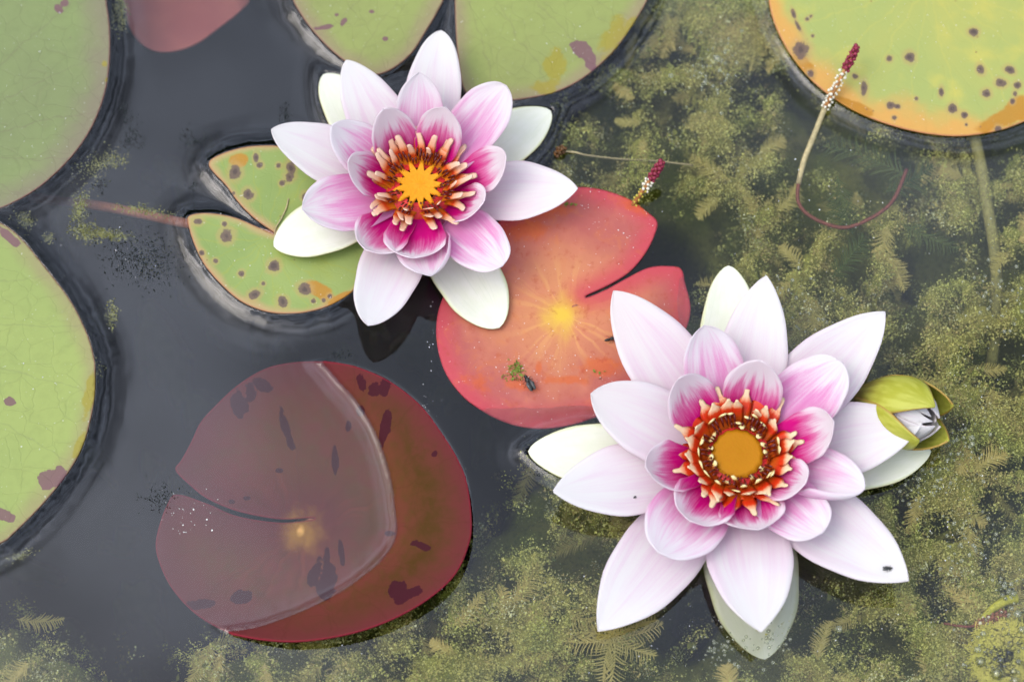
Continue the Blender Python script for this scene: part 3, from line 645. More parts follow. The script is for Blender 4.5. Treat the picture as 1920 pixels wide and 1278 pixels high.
def maroon_pad_mat():
    g = G('pad_maroon'); p = g.obj(); e = g.attr('edge'); net, radl, rr, an = veins(g, p, 75.0, 15.0, 0.008)
    rad = g.math('MULTIPLY', rr, 1000.0); big = g.noise(p, 26.0, 4, 0.6); fine = g.noise(p, 240.0, 4, 0.6)
    c = g.mix(g.mr(big, 0.35, 0.66), (0.125, 0.042, 0.016), (0.150, 0.034, 0.026))
    c = g.mix(g.math('MULTIPLY', g.mr(fine, 0.45, 0.7), 0.3), c, (0.10, 0.065, 0.015))
    sv = g.noise(g.comb(g.math('MULTIPLY', an, 9.0), g.math('MULTIPLY', rad, 0.03), 1.0), 1.0, 4, 0.6)
    c = g.mix(g.math('MULTIPLY', g.mr(sv, 0.5, 0.7), g.mr(rad, 4.0, 40.0, 0.75, 0.0)), c, (0.22, 0.055, 0.03))
    c = g.mix(g.math('MULTIPLY', g.mr(g.noise(p, 70.0, 4, 0.65), 0.45, 0.7), 0.45), c, (0.085, 0.045, 0.012))
    er = g.math('ADD', e, g.math('MULTIPLY', g.math('SUBTRACT', big, 0.5), 14.0))
    c = g.mix(g.math('MULTIPLY', g.mr(er, -2.0, 22.0, 1.0, 0.0), 0.8), c, (0.115, 0.018, 0.024))
    c = g.mix(g.math('MULTIPLY', g.math('MAXIMUM', g.math('MULTIPLY', net, 0.35), radl), 0.30), c, (0.08, 0.02, 0.012))
    c = g.mix(g.math('MULTIPLY', g.attr('brown'), g.mr(fine, 0.3, 0.7, 0.6, 0.95)), c, (0.062, 0.030, 0.006))
    bn = g.math('ADD', g.attr('blot'), g.math('MULTIPLY', g.math('SUBTRACT', g.noise(p, 150.0, 4, 0.65), 0.5), 2.2))
    c = g.mix(g.math('MULTIPLY', g.mr(bn, 0.02, 0.10), 0.9), c, (0.045, 0.008, 0.014))
    c = g.mix(g.math('MULTIPLY', g.mr(g.math('ADD', rad, g.math('MULTIPLY', g.math('SUBTRACT', fine, 0.5), 9.0)), -1.0, 11.0, 1.0, 0.0), 0.8), c, (0.42, 0.22, 0.03))
    c = g.mix(g.mr(rad, 0.3, 2.6, 1.0, 0.0), c, (0.75, 0.42, 0.12))
    c = g.mix(g.math('MULTIPLY', g.mr(e, 0.0, 0.8, 1.0, 0.0), 0.55), c, (0.26, 0.014, 0.030))
    h = g.math('ADD', g.math('MULTIPLY', net, -0.25), fine)
    return g.leafy(c, 0.55, 0.04, 0.06, normal=g.bump(h, 0.25, 0.0006))
def ctr(u, v): q = PX(u, v); return (q[0], q[1], 0)
M_G1 = green_pad_mat('pad_sage_green', (0.20, 0.235, 0.095), (0.22, 0.27, 0.098), (0.22, 0.145, 0.13), 14.0, (0.17, 0.15, 0.085))
M_G2 = green_pad_mat('pad_lime_green', (0.28, 0.34, 0.10), (0.315, 0.37, 0.105), (0.29, 0.20, 0.12), 8.0, (0.22, 0.25, 0.09))
M_G3 = green_pad_mat('pad_olive_green', (0.25, 0.275, 0.088), (0.28, 0.32, 0.092), (0.30, 0.19, 0.14), 8.0, (0.20, 0.19, 0.08))
flat = lambda P, e: 2.45 + 0.35 * np.exp(-e / 2.5) + 0.5 * (fbm(P[:, 0] / 35, P[:, 1] / 35, 3) - .5) * np.clip(e / 4, 0, 1)
o = blade('lily_pad', PADS['p1'], flat, M_G1, blots=[(110, 18, 9, 6, 30), (122, 6, 7, 6, 0), (132, 72, 3, 3, 0)], spots=[(196, 120, 7), (200, 150, 5)], origin=ctr(-190, 290))
tag(o, 'sage green lily pad with fine dull purple veins, beside the sunken pink pad', 'lily pad', 'floating lily pads')
o = blade('lily_pad', PADS['p2'], flat, M_G2, blots=[(20, 752, 15, 9, 10), (98, 895, 30, 22, -10), (8, 965, 20, 12, 20), (18, 445, 26, 9, 40)], spots=[(168, 740, 12, 60, 10), (150, 830, 10, 40, 25)], origin=ctr(-300, 600))
tag(o, 'bright lime green lily pad with a few purple blotches, beside the half sunken maroon pad', 'lily pad', 'floating lily pads')
o = blade('lily_pad', PADS['p3'], flat, M_G3, blots=[(605, 52, 22, 5, -8), (645, 40, 9, 5, -50), (632, 28, 6, 4, 0), (697, 22, 6, 4, 0), (723, 73, 6, 5, 0), (1090, 95, 22, 16, 30), (1106, 112, 10, 22, -15)], spots=[(1040, 130, 22, 40, 10), (1020, 165, 28, 16, 0), (1150, 70, 25, 50, 30), (1180, 50, 10, 30, 30)], origin=ctr(852, -150))
tag(o, 'olive green lily pad split by a deep notch behind the yellow centred flower', 'lily pad', 'floating lily pads')
def deep_mat():
    g = G('pad_sunken_pink'); n = g.noise(g.obj(), 40, 4, 0.6); c = g.mix(g.mr(n, 0.3, 0.7), (0.50, 0.13, 0.13), (0.60, 0.17, 0.15)); return g.leafy(c, 0.6, 0.1, 0.0)
o = blade('lily_pad', PADS['p4'], lambda P, e: -22 - 0.16 * np.clip(P[:, 1] - 120, 0, 50), deep_mat(), origin=ctr(340, -80))
tag(o, 'dim pink young lily pad sunk under the water', 'lily pad')
SP5 = [(441, 322, 17, 22, 10), (480, 296, 8, 14, 0), (487, 309, 9), (545, 315, 13, 18, 0), (543, 332, 14), (528, 343, 8), (522, 310, 8), (466, 365, 15, 16, 0), (438, 362, 5), (371, 415, 14, 9, 0), (425, 441, 18), (421, 420, 8), (404, 489, 8), (453, 513, 9), (477, 552, 18, 12, -30), (494, 531, 6), (513, 499, 16), (572, 541, 18, 17, 0), (530, 566, 15), (588, 564, 7), (607, 563, 7), (618, 555, 7), (573, 368, 12), (378, 474, 9)]
r5 = empty('lily_pad', ctr(516, 441), 'small green lily pad freckled with brown spots, under the flower with yellow centre', 'lily pad', 'floating lily pads')
o = blade('leaf_blade', PADS['p5'], lambda P, e: 2.5 + 0.3 * np.exp(-e / 2.5) + 0.5 * (fbm(P[:, 0] / 18, P[:, 1] / 18, 3) - .5), spotted_pad_mat('pad_freckled_green', (0.215, 0.29, 0.075), (0.27, 0.34, 0.09), (0.42, 0.30, 0.12), 3.4, (0.33, 0.34, 0.03), 0.30), spots=SP5, blots=[(448, 300, 22, 16, 0), (600, 545, 40, 16, 30), (640, 560, 40, 12, -20)], parent=r5, dense=0.8)
q = PX([516, 430, 345, 250, 180, 60], [441, 430, 418, 398, 385, 370], [0.5, -6, -10, -17, -24, -60]); v, f, _ = tube(catmull(q, 6, False), 1.9, 9); M_PET = simple('petiole_red', (0.34, 0.12, 0.07), 0.6, 0.2); mesh('petiole', v, f, M_PET, r5)
r6 = empty('lily_pad', ctr(1076, 578), 'orange red lily pad with yellow centre between the two open flowers', 'lily pad', 'floating lily pads')
def z6(P, e):
    u, v = TOPX(np.c_[P, 0 * P[:, 0]]); v = v + 14 * (fbm(P[:, 0] / 7, P[:, 1] / 7, 3) - .5); low = np.clip((v - (745 + 0.00006 * (u - 1060) ** 2 * 3)) / 40, 0, 1)
    lef = np.clip((838 - u + 0.25 * (v - 600)) / 60, 0, 1); rt = np.clip((u - 1235) / 50, 0, 1) * np.clip((v - 480) / 40, 0, 1)
    return 0.7 + 0.5 * (fbm(P[:, 0] / 16, P[:, 1] / 16, 3) - .5) - 2.6 * (1 - (1 - low ** 1.5) * (1 - .6 * lef ** 1.5) * (1 - .4 * rt ** 1.5))
blade('leaf_blade', PADS['p6'], z6, orange_pad_mat(), blots=[(1060, 712, 70, 12, 0), (975, 722, 60, 14, 10), (900, 715, 40, 30, 20), (1120, 690, 60, 30, 0), (985, 430, 70, 30, -10), (1190, 385, 40, 20, 20), (1030, 400, 60, 22, -12), (1010, 690, 10, 26, 0)], parent=r6, dense=0.85)
q = PX([1080, 1060, 1010, 940], [580, 570, 540, 500], [0.2, -25, -90, -260]); v, f, _ = tube(catmull(q, 6, False), 2.0, 8); mesh('petiole', v, f, M_PET, r6)
q7 = [(676, 712, 10, 22, -10), (701, 730, 12, 14, 0), (722, 724, 14, 18, 30), (722, 800, 9, 34, 10), (815, 851, 6, 7, 0), (628, 860, 7, 28, 0), (653, 800, 6, 16, 10), (533, 795, 9, 30, -12), (543, 825, 8, 22, -20), (447, 755, 16, 30, -15), (470, 735, 12, 18, 0), (493, 720, 22, 14, 20), (590, 1075, 11, 30, 18), (613, 1090, 20, 34, 6), (640, 1035, 6, 26, -8), (613, 1040, 6, 26, 0), (452, 1118, 26, 14, -10), (378, 1132, 24, 9, -5), (461, 933, 9, 5, 0), (434, 940, 6, 4, 0), (788, 1022, 18, 8, 20), (750, 1110, 14, 26, 8), (775, 1110, 22, 10, -15), (738, 1105, 8, 14, 0), (730, 1000, 12, 5, 0), (523, 882, 7, 5, 0), (676, 770, 8, 10, 0)]
r7 = empty('lily_pad', ctr(586, 972), 'maroon lily pad half under water with a dry brown crescent', 'lily pad', 'floating lily pads')
blade('leaf_blade', PADS['p7'], lambda P, e: p7_z(P) + 0.12 * (fbm(P[:, 0] / 9, P[:, 1] / 9, 3) - .5), maroon_pad_mat(), blots=q7, parent=r7, keep_px=True, dense=0.8, extra=lambda P: {'brown': np.clip(emergent_side(P) / 12.0 + .15, 0, 1) * np.clip(seg_dist(P, PADS['p7']) / 14.0, 0, 1)})
q = PX([590, 560, 520, 480], [972, 985, 1010, 1040], [-3.4, -20, -90, -260]); v, f, _ = tube(catmull(q, 6, False), 2.2, 8); mesh('petiole', v, f, M_PET, r7)
SP8 = [(1503, 95, 24, 24, 0), (1520, 138, 12), (1513, 36, 6), (1521, 31, 5), (1524, 68, 5), (1667, 110, 9), (1706, 108, 15), (1826, 60, 14, 12, 0), (1620, 166, 10, 22, 0), (1603, 143, 9, 8, 0), (1670, 198, 10), (1683, 200, 8), (1677, 221, 7), (1718, 185, 6), (1765, 172, 7, 15, 0), (1786, 203, 12, 13, -20), (1808, 216, 10, 10, 0), (1812, 234, 5), (1838, 130, 11, 15, -20), (1850, 175, 12), (1876, 155, 15, 12, 10), (1893, 131, 15, 11, 30), (1908, 160, 10), (1903, 176, 8), (1898, 190, 8), (1871, 242, 10, 10, 0), (1487, 25, 6, 16, -20), (1497, 50, 5, 22, -28)]
r8 = empty('lily_pad', ctr(1750, -40), 'yellow green lily pad with orange rim and many brown spots', 'lily pad', 'floating lily pads')
blade('leaf_blade', PADS['p8'], flat, spotted_pad_mat('pad_yellow_spotted', (0.33, 0.37, 0.10), (0.38, 0.385, 0.095), (0.60, 0.31, 0.07), 13.0, (0.52, 0.45, 0.085), 0.6), spots=SP8, blots=[(1500, 130, 40, 30, 45), (1880, 225, 60, 20, -20), (1600, 200, 50, 14, 25), (1910, 205, 30, 30, 0)], parent=r8, dense=0.9)
q = PX([1750, 1800, 1835, 1850, 1866, 1868, 1860, 1850], [-40, 150, 290, 380, 480, 580, 680, 800], [0.8, -3, -7, -9, -13, -18, -26, -60]); v, f, _ = tube(catmull(q, 6, False), 2.4, 9)
M_PET2 = simple('petiole_olive', (0.30, 0.27, 0.09), 0.6, 0.2); mesh('petiole', v, f, M_PET2, r8)

# ------------------------------------------------------------------ underwater weed
ROWS = ["000000000000000567543000", "000000000000004556653000", "000000000000035665434333", "000000000000045566543344", "001000000000044565433255", "000000000000000126544365", "000000000000000015665166", "000000000000000034666567", "000000000000000000005655", "000000000000000000000776", "000000000000100000000677", "000000000001311000000666", "000000000003432000000566", "000000000025654300034666", "200000035666654224445667", "432124566666533334555669"]
WG = np.array([[int(c) for c in r] for r in ROWS], float)
WG[7:13, 13:21] = np.maximum(WG[7:13, 13:21], 3.5)
def weed(u, v, base=False):
    x = np.clip(u / 80 - .5, 0, 22.999); y = np.clip(v / 80 - .5, 0, 14.999); xi = x.astype(int); yi = y.astype(int); fx = x - xi; fy = y - yi
    b = (WG[yi, xi] * (1 - fx) + WG[yi, xi + 1] * fx) * (1 - fy) + (WG[yi + 1, xi] * (1 - fx) + WG[yi + 1, xi + 1] * fx) * fy
    if base: return b
    x2, y2 = u / 80., v / 80.
    d = (fbm(x2 * 1.6 + 5, y2 * 1.6 + 9, 5, .62) - .5) * 19.0
    out = b + d * np.clip(b / 2.5, 0, 1)
    for hu, hv, hr, s in ((1235, 455, 70, 5), (1320, 430, 45, 4), (1590, 495, 45, 7), (1740, 480, 40, 6), (1470, 180, 60, 3.5), (1560, 240, 50, 3), (1640, 320, 60, 2.5), (1540, 1160, 45, 4), (1670, 1205, 35, 3), (1100, 1050, 40, 3), (1280, 1215, 90, 2.5), (1720, 640, 30, 4), (1890, 880, 40, 3), (960, 1000, 40, 2), (1250, 200, 40, 3)):
        out = out - s * np.exp(-((u - hu) ** 2 + (v - hv) ** 2) / hr ** 2)
    return out
def weed_z(m): return -np.interp(m, [-2, 0.5, 2.0, 4.0, 6.0, 9.0], [130, 110, 62, 20, 8, 3.5])
sp = 1.6; xs = np.arange(-225, 226, sp); ys = np.arange(-165, 176, sp); X, Y = np.meshgrid(xs, ys); Pm = np.c_[X.ravel(), Y.ravel(), np.full(X.size, -15.0)]
u, v = TOPX(Pm); mval = weed(u, v); z = weed_z(mval) - 5.0 + 5 * (fbm(Pm[:, 0] / 6, Pm[:, 1] / 6, 4, .6) - .5)
Pm[:, 2] = np.minimum(z, -4.5); r_, c_ = X.shape; I = np.arange(r_ * c_).reshape(r_, c_)
Fm = np.stack([I[:-1, :-1], I[:-1, 1:], I[1:, 1:], I[1:, :-1]], -1).reshape(-1, 4); Fm = Fm[(mval[Fm].max(1) > 0.9) & (np.ptp(Pm[:, 2][Fm], axis=1) < 9.0)]
def weed_mat(name, a, b, c3, trans=0.15, tints=None):
    g = G(name); p = g.obj(); n1 = g.noise(p, 45.0, 4, 0.6); n2 = g.noise(p, 700.0, 3, 0.7); c = g.mix(g.mr(n1, 0.36, 0.64), a, b); c = g.mix(g.math('MULTIPLY', g.mr(n2, 0.45, 0.7), 0.6), c, c3)
    if tints:
        t = g.attr('tint'); c = g.mix(g.mr(t, 0.55, 0.75), c, tints[0]); c = g.mix(g.mr(t, 0.80, 0.92), c, tints[1]); c = g.mix(g.mr(t, 0.0, 0.28, 1.0, 0.0), c, tints[2])
    return g.leafy(c, 0.8, 0.1, trans)
M_MAT = weed_mat('weed_mat', (0.27, 0.285, 0.05), (0.37, 0.33, 0.08), (0.13, 0.145, 0.035), 0.0)
M_FLUFF = weed_mat('weed_algae', (0.56, 0.58, 0.13), (0.64, 0.58, 0.17), (0.85, 0.85, 0.42), 0.15, tints=((0.52, 0.42, 0.15), (0.86, 0.86, 0.50), (0.22, 0.26, 0.07)))
M_PLUME = weed_mat('weed_plume', (0.56, 0.44, 0.14), (0.44, 0.38, 0.11), (0.64, 0.55, 0.22), 0.2)
M_FROND = weed_mat('milfoil_green', (0.085, 0.125, 0.03), (0.12, 0.15, 0.035), (0.16, 0.18, 0.05), 0.2)
o = bulk('weed_bed', Pm, Fm, 4, M_MAT); o.data.polygons.foreach_set('use_smooth', np.ones(len(o.data.polygons), bool))
tag(o, 'olive bed of submerged water weed under the surface', 'water weed', kind='stuff')
# a deeper, dimmer storey of weed in the gaps
sp2 = 2.5; xs = np.arange(-235, 236, sp2); ys = np.arange(-175, 190, sp2); X, Y = np.meshgrid(xs, ys); Pd = np.c_[X.ravel(), Y.ravel(), np.full(X.size, -40.0)]
u, v = TOPX(Pd); md = weed(u, v); Pd[:, 2] = -38 - 26 * fbm(Pd[:, 0] / 22 + 3, Pd[:, 1] / 22, 3) - 9 * fbm(Pd[:, 0] / 5, Pd[:, 1] / 5, 3); r_, c_ = X.shape; I = np.arange(r_ * c_).reshape(r_, c_)
Fd = np.stack([I[:-1, :-1], I[:-1, 1:], I[1:, 1:], I[1:, :-1]], -1).reshape(-1, 4)
b_ = weed(u, v, True) + 1.6 * (fbm(u / 60, v / 60, 3) - .5); Pd[:, 2] -= 200 * np.clip((2.6 - b_) / 2.6, 0, 1) ** 1.5; Fd = Fd[(b_[Fd].max(1) > 0.3)]
o = bulk('deep_weed', Pd, Fd, 4, M_MAT); o.data.polygons.foreach_set('use_smooth', np.ones(len(o.data.polygons), bool)); tag(o, 'dim weed deep under the water', 'water weed', kind='stuff')
# algae crumbs lying on and among the weed
def quads(C, size, flat=0.0):
    n = len(C); a = rng.normal(size=(n, 3)); a[:, 2] *= (1 - flat); a /= np.linalg.norm(a, axis=1)[:, None]; b = rng.normal(size=(n, 3)); b[:, 2] *= (1 - flat); b -= a * (a * b).sum(1)[:, None]; b /= np.linalg.norm(b, axis=1)[:, None]
    a *= size[:, None] * .5; b *= size[:, None] * .5 * (0.5 + rng.random((n, 1)) * .7); k = 0.5 + rng.random((n, 4, 1))
    V = np.stack([C + a * k[:, 0], C + b * k[:, 1], C - a * k[:, 2], C - b * k[:, 3]], 1).reshape(-1, 3); return V, np.arange(4 * n).reshape(n, 4)
nc = 46000; cu = rng.uniform(-30, 1950, nc); cv = rng.uniform(-30, 1310, nc); cm = weed(cu, cv); keep = rng.random(nc) < np.clip((cm + 0.4) / 6.5, 0, 1) * np.clip(weed(cu, cv, True) / 2.0 - .25, 0, 1); cu, cv, cm = cu[keep], cv[keep], cm[keep]
k = 18; zz = weed_z(cm) * np.where(rng.random(len(cm)) < .3, rng.uniform(.25, .8, len(cm)), 1.0); Cc = PX(cu, cv, zz - 2.0); Cc = np.repeat(Cc, k, 0); sz = np.repeat(rng.uniform(0.7, 2.3, len(cu)), k)
pos = Cc + rng.normal(size=Cc.shape) * sz[:, None] * np.array([1, 1, .9]); pos[:, 2] = np.minimum(pos[:, 2], -1.6)
V, F = quads(pos, rng.uniform(0.35, 1.0, len(pos))); TI = np.clip(rng.random(len(cu)) * .55 + .45 * np.clip((fbm(cu / 45, cv / 45, 3) - .5) * 2.2 + .5, 0, 1), 0, 1); tag(bulk('weed_algae', V, F, 4, M_FLUFF, {'tint': np.repeat(np.repeat(TI, k), 4)}), 'yellow green algae crumbs clinging to the submerged weed', 'algae', kind='stuff')
# feathery plumes
def plume(base, dirv, ln, npair, leaf, droop=0.3, curve=0.2, seed=0):
    rs = np.random.default_rng(seed); d = np.asarray(dirv, float); d /= np.linalg.norm(d); up = np.array([0, 0, 1.0]); lat = np.cross(up, d); lat /= np.linalg.norm(lat) + 1e-9
    V = []; F = []
    def strip(p, q, w, bend):
        s = np.cross(q - p, up + rs.normal(size=3) * .3); s /= np.linalg.norm(s) + 1e-9; m = (p + q) / 2 + bend; b = len(V)
        V.extend([p - s * w, p + s * w, m - s * w * .9, m + s * w * .9, q - s * w * .35, q + s * w * .35]); F.extend([[b, b + 1, b + 3, b + 2], [b + 2, b + 3, b + 5, b + 4]])
    prev = np.asarray(base, float)
    for i in range(npair):
        t = (i + 1) / npair; p = np.asarray(base) + d * ln * t + lat * curve * ln * t * t - up * droop * ln * t * t * .3
        strip(prev, p, 0.32 * (1 - .5 * t), 0); L_ = leaf * (math.sin(math.pi * min(1, .18 + t * .82)) ** .6)
        for s in (-1, 1):
            q = p + (lat * s * 0.8 + d * 0.62 + rs.normal(size=3) * .10 - up * .12) * L_; strip(p, q, 0.20 + .08 * rs.random(), d * L_ * .08)
        prev = p
    return V, F
AV = []; AF = []; off = 0; cnt = 0; tries = 0
while cnt < 200 and tries < 9000:
    tries += 1; uu, vv_ = rng.uniform(-20, 1940), rng.uniform(-20, 1300); m_ = float(weed(np.array([uu]), np.array([vv_]))[0])
    if m_ < 2.2: continue
    cnt += 1; zb_ = float(weed_z(np.array([m_]))[0]) * .92; b_ = PX(uu, vv_, min(zb_ - 2.5, -5)); a_ = rng.uniform(0, 2 * math.pi)
    V_, F_ = plume(b_, (math.cos(a_), math.sin(a_), rng.uniform(-.1, .25)), rng.uniform(9, 20), 22, rng.uniform(3.0, 6.0), rng.uniform(.2, .8), rng.uniform(-.4, .4), cnt)
    V_ = np.array(V_); V_[:, 2] = np.minimum(V_[:, 2], -1.8); AV.append(V_); AF.append(np.array(F_) + off); off += len(V_)
tag(bulk('weed_plumes', np.concatenate(AV), np.concatenate(AF), 4, M_PLUME), 'feathery olive plumes of submerged weed', 'water weed', kind='stuff')
# single fronds one can tell apart
FR = [((1700, 330), (-.9, -.55), 34, 9, 'dark green feathery milfoil frond under the water near the looped red stem'), ((1570, 330), (.05, 1), 22, 7, None), ((1690, 420), (.9, .6), 24, 6, None), ((1600, 440), (-.3, -1), 16, 7, None), ((1560, 520), (.7, -.7), 22, 7, None), ((1660, 360), (.9, -.35), 22, 8, None)]
for i, ((fu, fv), (dx, dy), ln, leaf, _) in enumerate(FR):
    V_, F_ = plume(PX(fu, fv, -7 - i), (dx, -dy, .02), ln, 18, leaf, .1, .15, 900 + i)
    tag(mesh('milfoil_frond', V_, F_, M_FROND, None, origin=V_[0]), FR[0][4], 'water plant', 'milfoil fronds by the looped stem')
BR = [((1120, 1150), 'tan'), ((1372, 70), 'tan')]
for i, (bu, bv, nn, rad_, lab) in enumerate(((1150, 1195, 9, 20, 'tan star of feathery weed plumes under the water below the white petal tip'), (1385, 72, 7, 16, 'tan star of feathery weed plumes under the water beside the yellow pad'))):
    rt = empty('weed_rosette', PX(bu, bv, -9), lab, 'water plant')
    for j in range(nn):
        a_ = 2 * math.pi * j / nn + .4 * i; V_, F_ = plume(PX(bu, bv, -9), (math.cos(a_), math.sin(a_), .12), rad_ * (0.8 + .4 * random.random()), 16, 5.5, .5, .3 * (-1) ** j, 400 + 20 * i + j); mesh('plume', V_, F_, M_PLUME, rt)

# ------------------------------------------------------------------ milfoil flower spikes
M_RB = simple('milfoil_bud_red', (0.23, 0.022, 0.045), 0.45, 0.35); M_WB = simple('milfoil_blossom_cream', (0.72, 0.68, 0.52), 0.6, 0.2, scale=2000); M_SPST = simple('milfoil_stem', (0.42, 0.19, 0.06), 0.5, 0.3); M_REDST = simple('milfoil_stem_red', (0.22, 0.075, 0.05), 0.6, 0.2); M_TAN = simple('milfoil_stem_tan', (0.40, 0.33, 0.17), 0.6, 0.2); M_YB = simple('milfoil_bud_yellow', (0.50, 0.42, 0.06), 0.5, 0.3)
bv, bf = ball((0, 0, 0), 1.0, 8, 6, .12); bud_proto = None
def spike(label, p0, p1, tail, nred, nwhite, fr_red, fr_white, lowmat=None, budmat=None):
    root = empty('milfoil_spike', p0, label, 'water plant'); p0 = np.array(p0); p1 = np.array(p1); ax = p1 - p0; ln = np.linalg.norm(ax); ax /= ln
    a = np.cross(ax, (0, 0, 1.)); a /= np.linalg.norm(a); b = np.cross(ax, a)
    v, f, _ = tube([p0, p0 + ax * ln * .5, p1], [.9, .75, .5], 8); mesh('spike_axis', v, f, M_SPST, root)
    protos = {}
    def put(name, mat, c, r, sq=(1, 1, 1)):
        if name not in protos:
            o = mesh(name, np.asarray(bv) * r + c, bf, mat, root, origin=c); protos[name] = (o, r); return o
        o0, r0 = protos[name]; return copy_of(o0, root, c, (rng.uniform(0, 6), rng.uniform(0, 6), 0), r / r0)
    for i in range(nred):
        t = fr_red[0] + (fr_red[1] - fr_red[0]) * (i + .5) / nred; th = i * 2.39996; rr = 1.25 * (1 - .45 * max(0, (t - .85) / .15))
        put('flower_bud', budmat or M_RB, p0 + ax * ln * t + (a * math.cos(th) + b * math.sin(th)) * rr, rng.uniform(.72, .98))
    for i in range(nwhite):
        t = fr_white[0] + (fr_white[1] - fr_white[0]) * (i + rng.random()) / nwhite; th = i * 2.39996; rr = rng.uniform(1.0, 1.9)
        c = p0 + ax * ln * t + (a * math.cos(th) + b * math.sin(th)) * rr
        put('blossom', M_WB, c, rng.uniform(.38, .68))
    if lowmat:
        for i in range(16):
            t = .05 + .4 * i / 16; th = i * 2.39996; put('young_bud', lowmat, p0 + ax * ln * t + (a * math.cos(th) + b * math.sin(th)) * 1.15, rng.uniform(.4, .6))
    for nm, pts, rad, mat in tail:
        v, f, _ = tube(catmull(pts, 6, False), rad, 8); mesh(nm, v, f, mat, root)
    return root
spike('tall milfoil spike with dark red buds and cream blossoms, leaning over the yellow spotted pad', PX(1546, 204, 3), PX(1608, 86, 17),
      [('stem', PX([1546, 1528, 1508, 1497], [204, 250, 300, 345], [3.0, 1.5, .4, -1.5]), 1.1, M_TAN),
       ('underwater_stem', PX([1497, 1496, 1512, 1550, 1590, 1640, 1675, 1700], [345, 375, 400, 420, 426, 405, 375, 318], [-1.5, -3, -4, -4.5, -4.5, -4, -4, -7]), 0.75, M_REDST)], 26, 40, (.62, 1.0), (.0, .6))
spike('short milfoil spike with crimson buds, rising beside the rim of the orange pad', PX(1186, 386, 0), PX(1242, 303, 15),
      [('underwater_stem', PX([1186, 1178, 1170], [386, 392, 396], [0, -8, -40]), 1.0, M_REDST)], 26, 16, (.60, 1.0), (.38, .62), M_YB)
spike('tiny brown milfoil bud with a pale straw, floating beside the ivory sepal', PX(1041, 289, .6), PX(1058, 277, 3.5),
      [('stem', PX([1060, 1080, 1100, 1160, 1230, 1300], [284, 286, 291, 298, 302, 310], [1.0, .1, -1.2, -4.5, -7, -9]), .42, M_TAN)], 12, 0, (.1, 1.0), (0, 1), None, simple('milfoil_bud_brown', (0.11, 0.055, 0.02), .5, .3))
spike('reddish milfoil spike lying flat beside the yellow algae clump', PX(1828, 1172, -3.4), PX(1888, 1148, -2.8),
      [('stem', PX([1828, 1815, 1795, 1770], [1172, 1174, 1172, 1168], [-3.4, -4, -5, -8]), .5, M_REDST)], 30, 8, (.05, 1.0), (0, .5), None, simple('milfoil_bud_rust', (0.26, 0.10, 0.05), .5, .3))

# ------------------------------------------------------------------ lily bud
def bud():
    base = PX(1618, 748, -4); tip = PX(1754, 790, 19); ax = tip - base; ln = np.linalg.norm(ax); ax /= ln
    root = empty('water_lily_bud', (base + tip) / 2 * np.array([1, 1, 0]), 'opening water lily bud with green sepals, tucked behind the largest flower', 'flower bud')
    a = np.cross(ax, (0, 0, 1.)); a /= np.linalg.norm(a); b = np.cross(a, ax)
    gm = G('bud_sepal'); u, v = gm.uvsep(); n = gm.noise(gm.comb(gm.math('MULTIPLY', u, 6), gm.math('MULTIPLY', v, 3), gm.rnd()), 1.5, 4)
    c = gm.mix(gm.mr(n, .35, .65), (0.40, 0.40, 0.04), (0.50, 0.50, 0.08)); ae = gm.math('MULTIPLY', gm.math('ABSOLUTE', gm.math('SUBTRACT', u, .5)), 2)
    c = gm.mix(gm.math('MULTIPLY', gm.mr(gm.math('ADD', v, gm.math('MULTIPLY', n, .5)), .25, .75, 1.0, 0.0), .8), c, (0.20, 0.12, 0.035)); c = gm.mix(gm.math('MULTIPLY', gm.mr(ae, .88, 1.0), .6), c, (0.42, 0.16, 0.05)); M1 = gm.leafy(c, .35, .35, .15)
    def shell(name, th, r, L0, L1, halfw, open_, mat, seed):
        V = []; UV = []; F = []; nu, nv = 11, 16
        for i in range(nv):
            t = i / (nv - 1); prof = math.sin(math.pi * min(1, .10 + t * .72)) ** .8; rr = r * prof + open_ * max(0, t - .55) ** 1.6
            wd = halfw * (1 if t < .45 else max(0.02, (1 - ((t - .45) / .55) ** 2)) ** .75)
            for j in range(nu):
                s = j / (nu - 1) * 2 - 1; an = th + s * wd; V.append(base + ax * (L0 + (L1 - L0) * t) + (a * math.cos(an) + b * math.sin(an)) * rr); UV.append(((s + 1) / 2, t))
        for i in range(nv - 1):
            for j in range(nu - 1): k = i * nu + j; F.append([k, k + 1, k + nu + 1, k + nu])
        o = mesh(name, V, F, mat, root, uv=UV); solid(o, .7, 0); return o
    Lb = ln
    for k in range(4): shell('sepal', R(12 + 90 * k), 13.0, 0, Lb * (1.02 + .06 * (k % 2)), .92, (9.0, 0.5, 6.0, 2.0)[k], M1, k)
    for k in range(8): shell('petal', R(10 + 45 * k), 11.0 - .5 * (k % 2), 4, Lb * (1.04 - .04 * (k % 3)), .85, -17.0, M_OUT, k + 9)
    v, f, _ = tube([base + ax * 2, base - ax * 14, base - ax * 40 - np.array([0, 0, 30]), base - ax * 50 - np.array([0, 0, 250])], [5, 3.4, 3, 3], 9); mesh('flower_stalk', v, f, M_STALK, root)
bud()

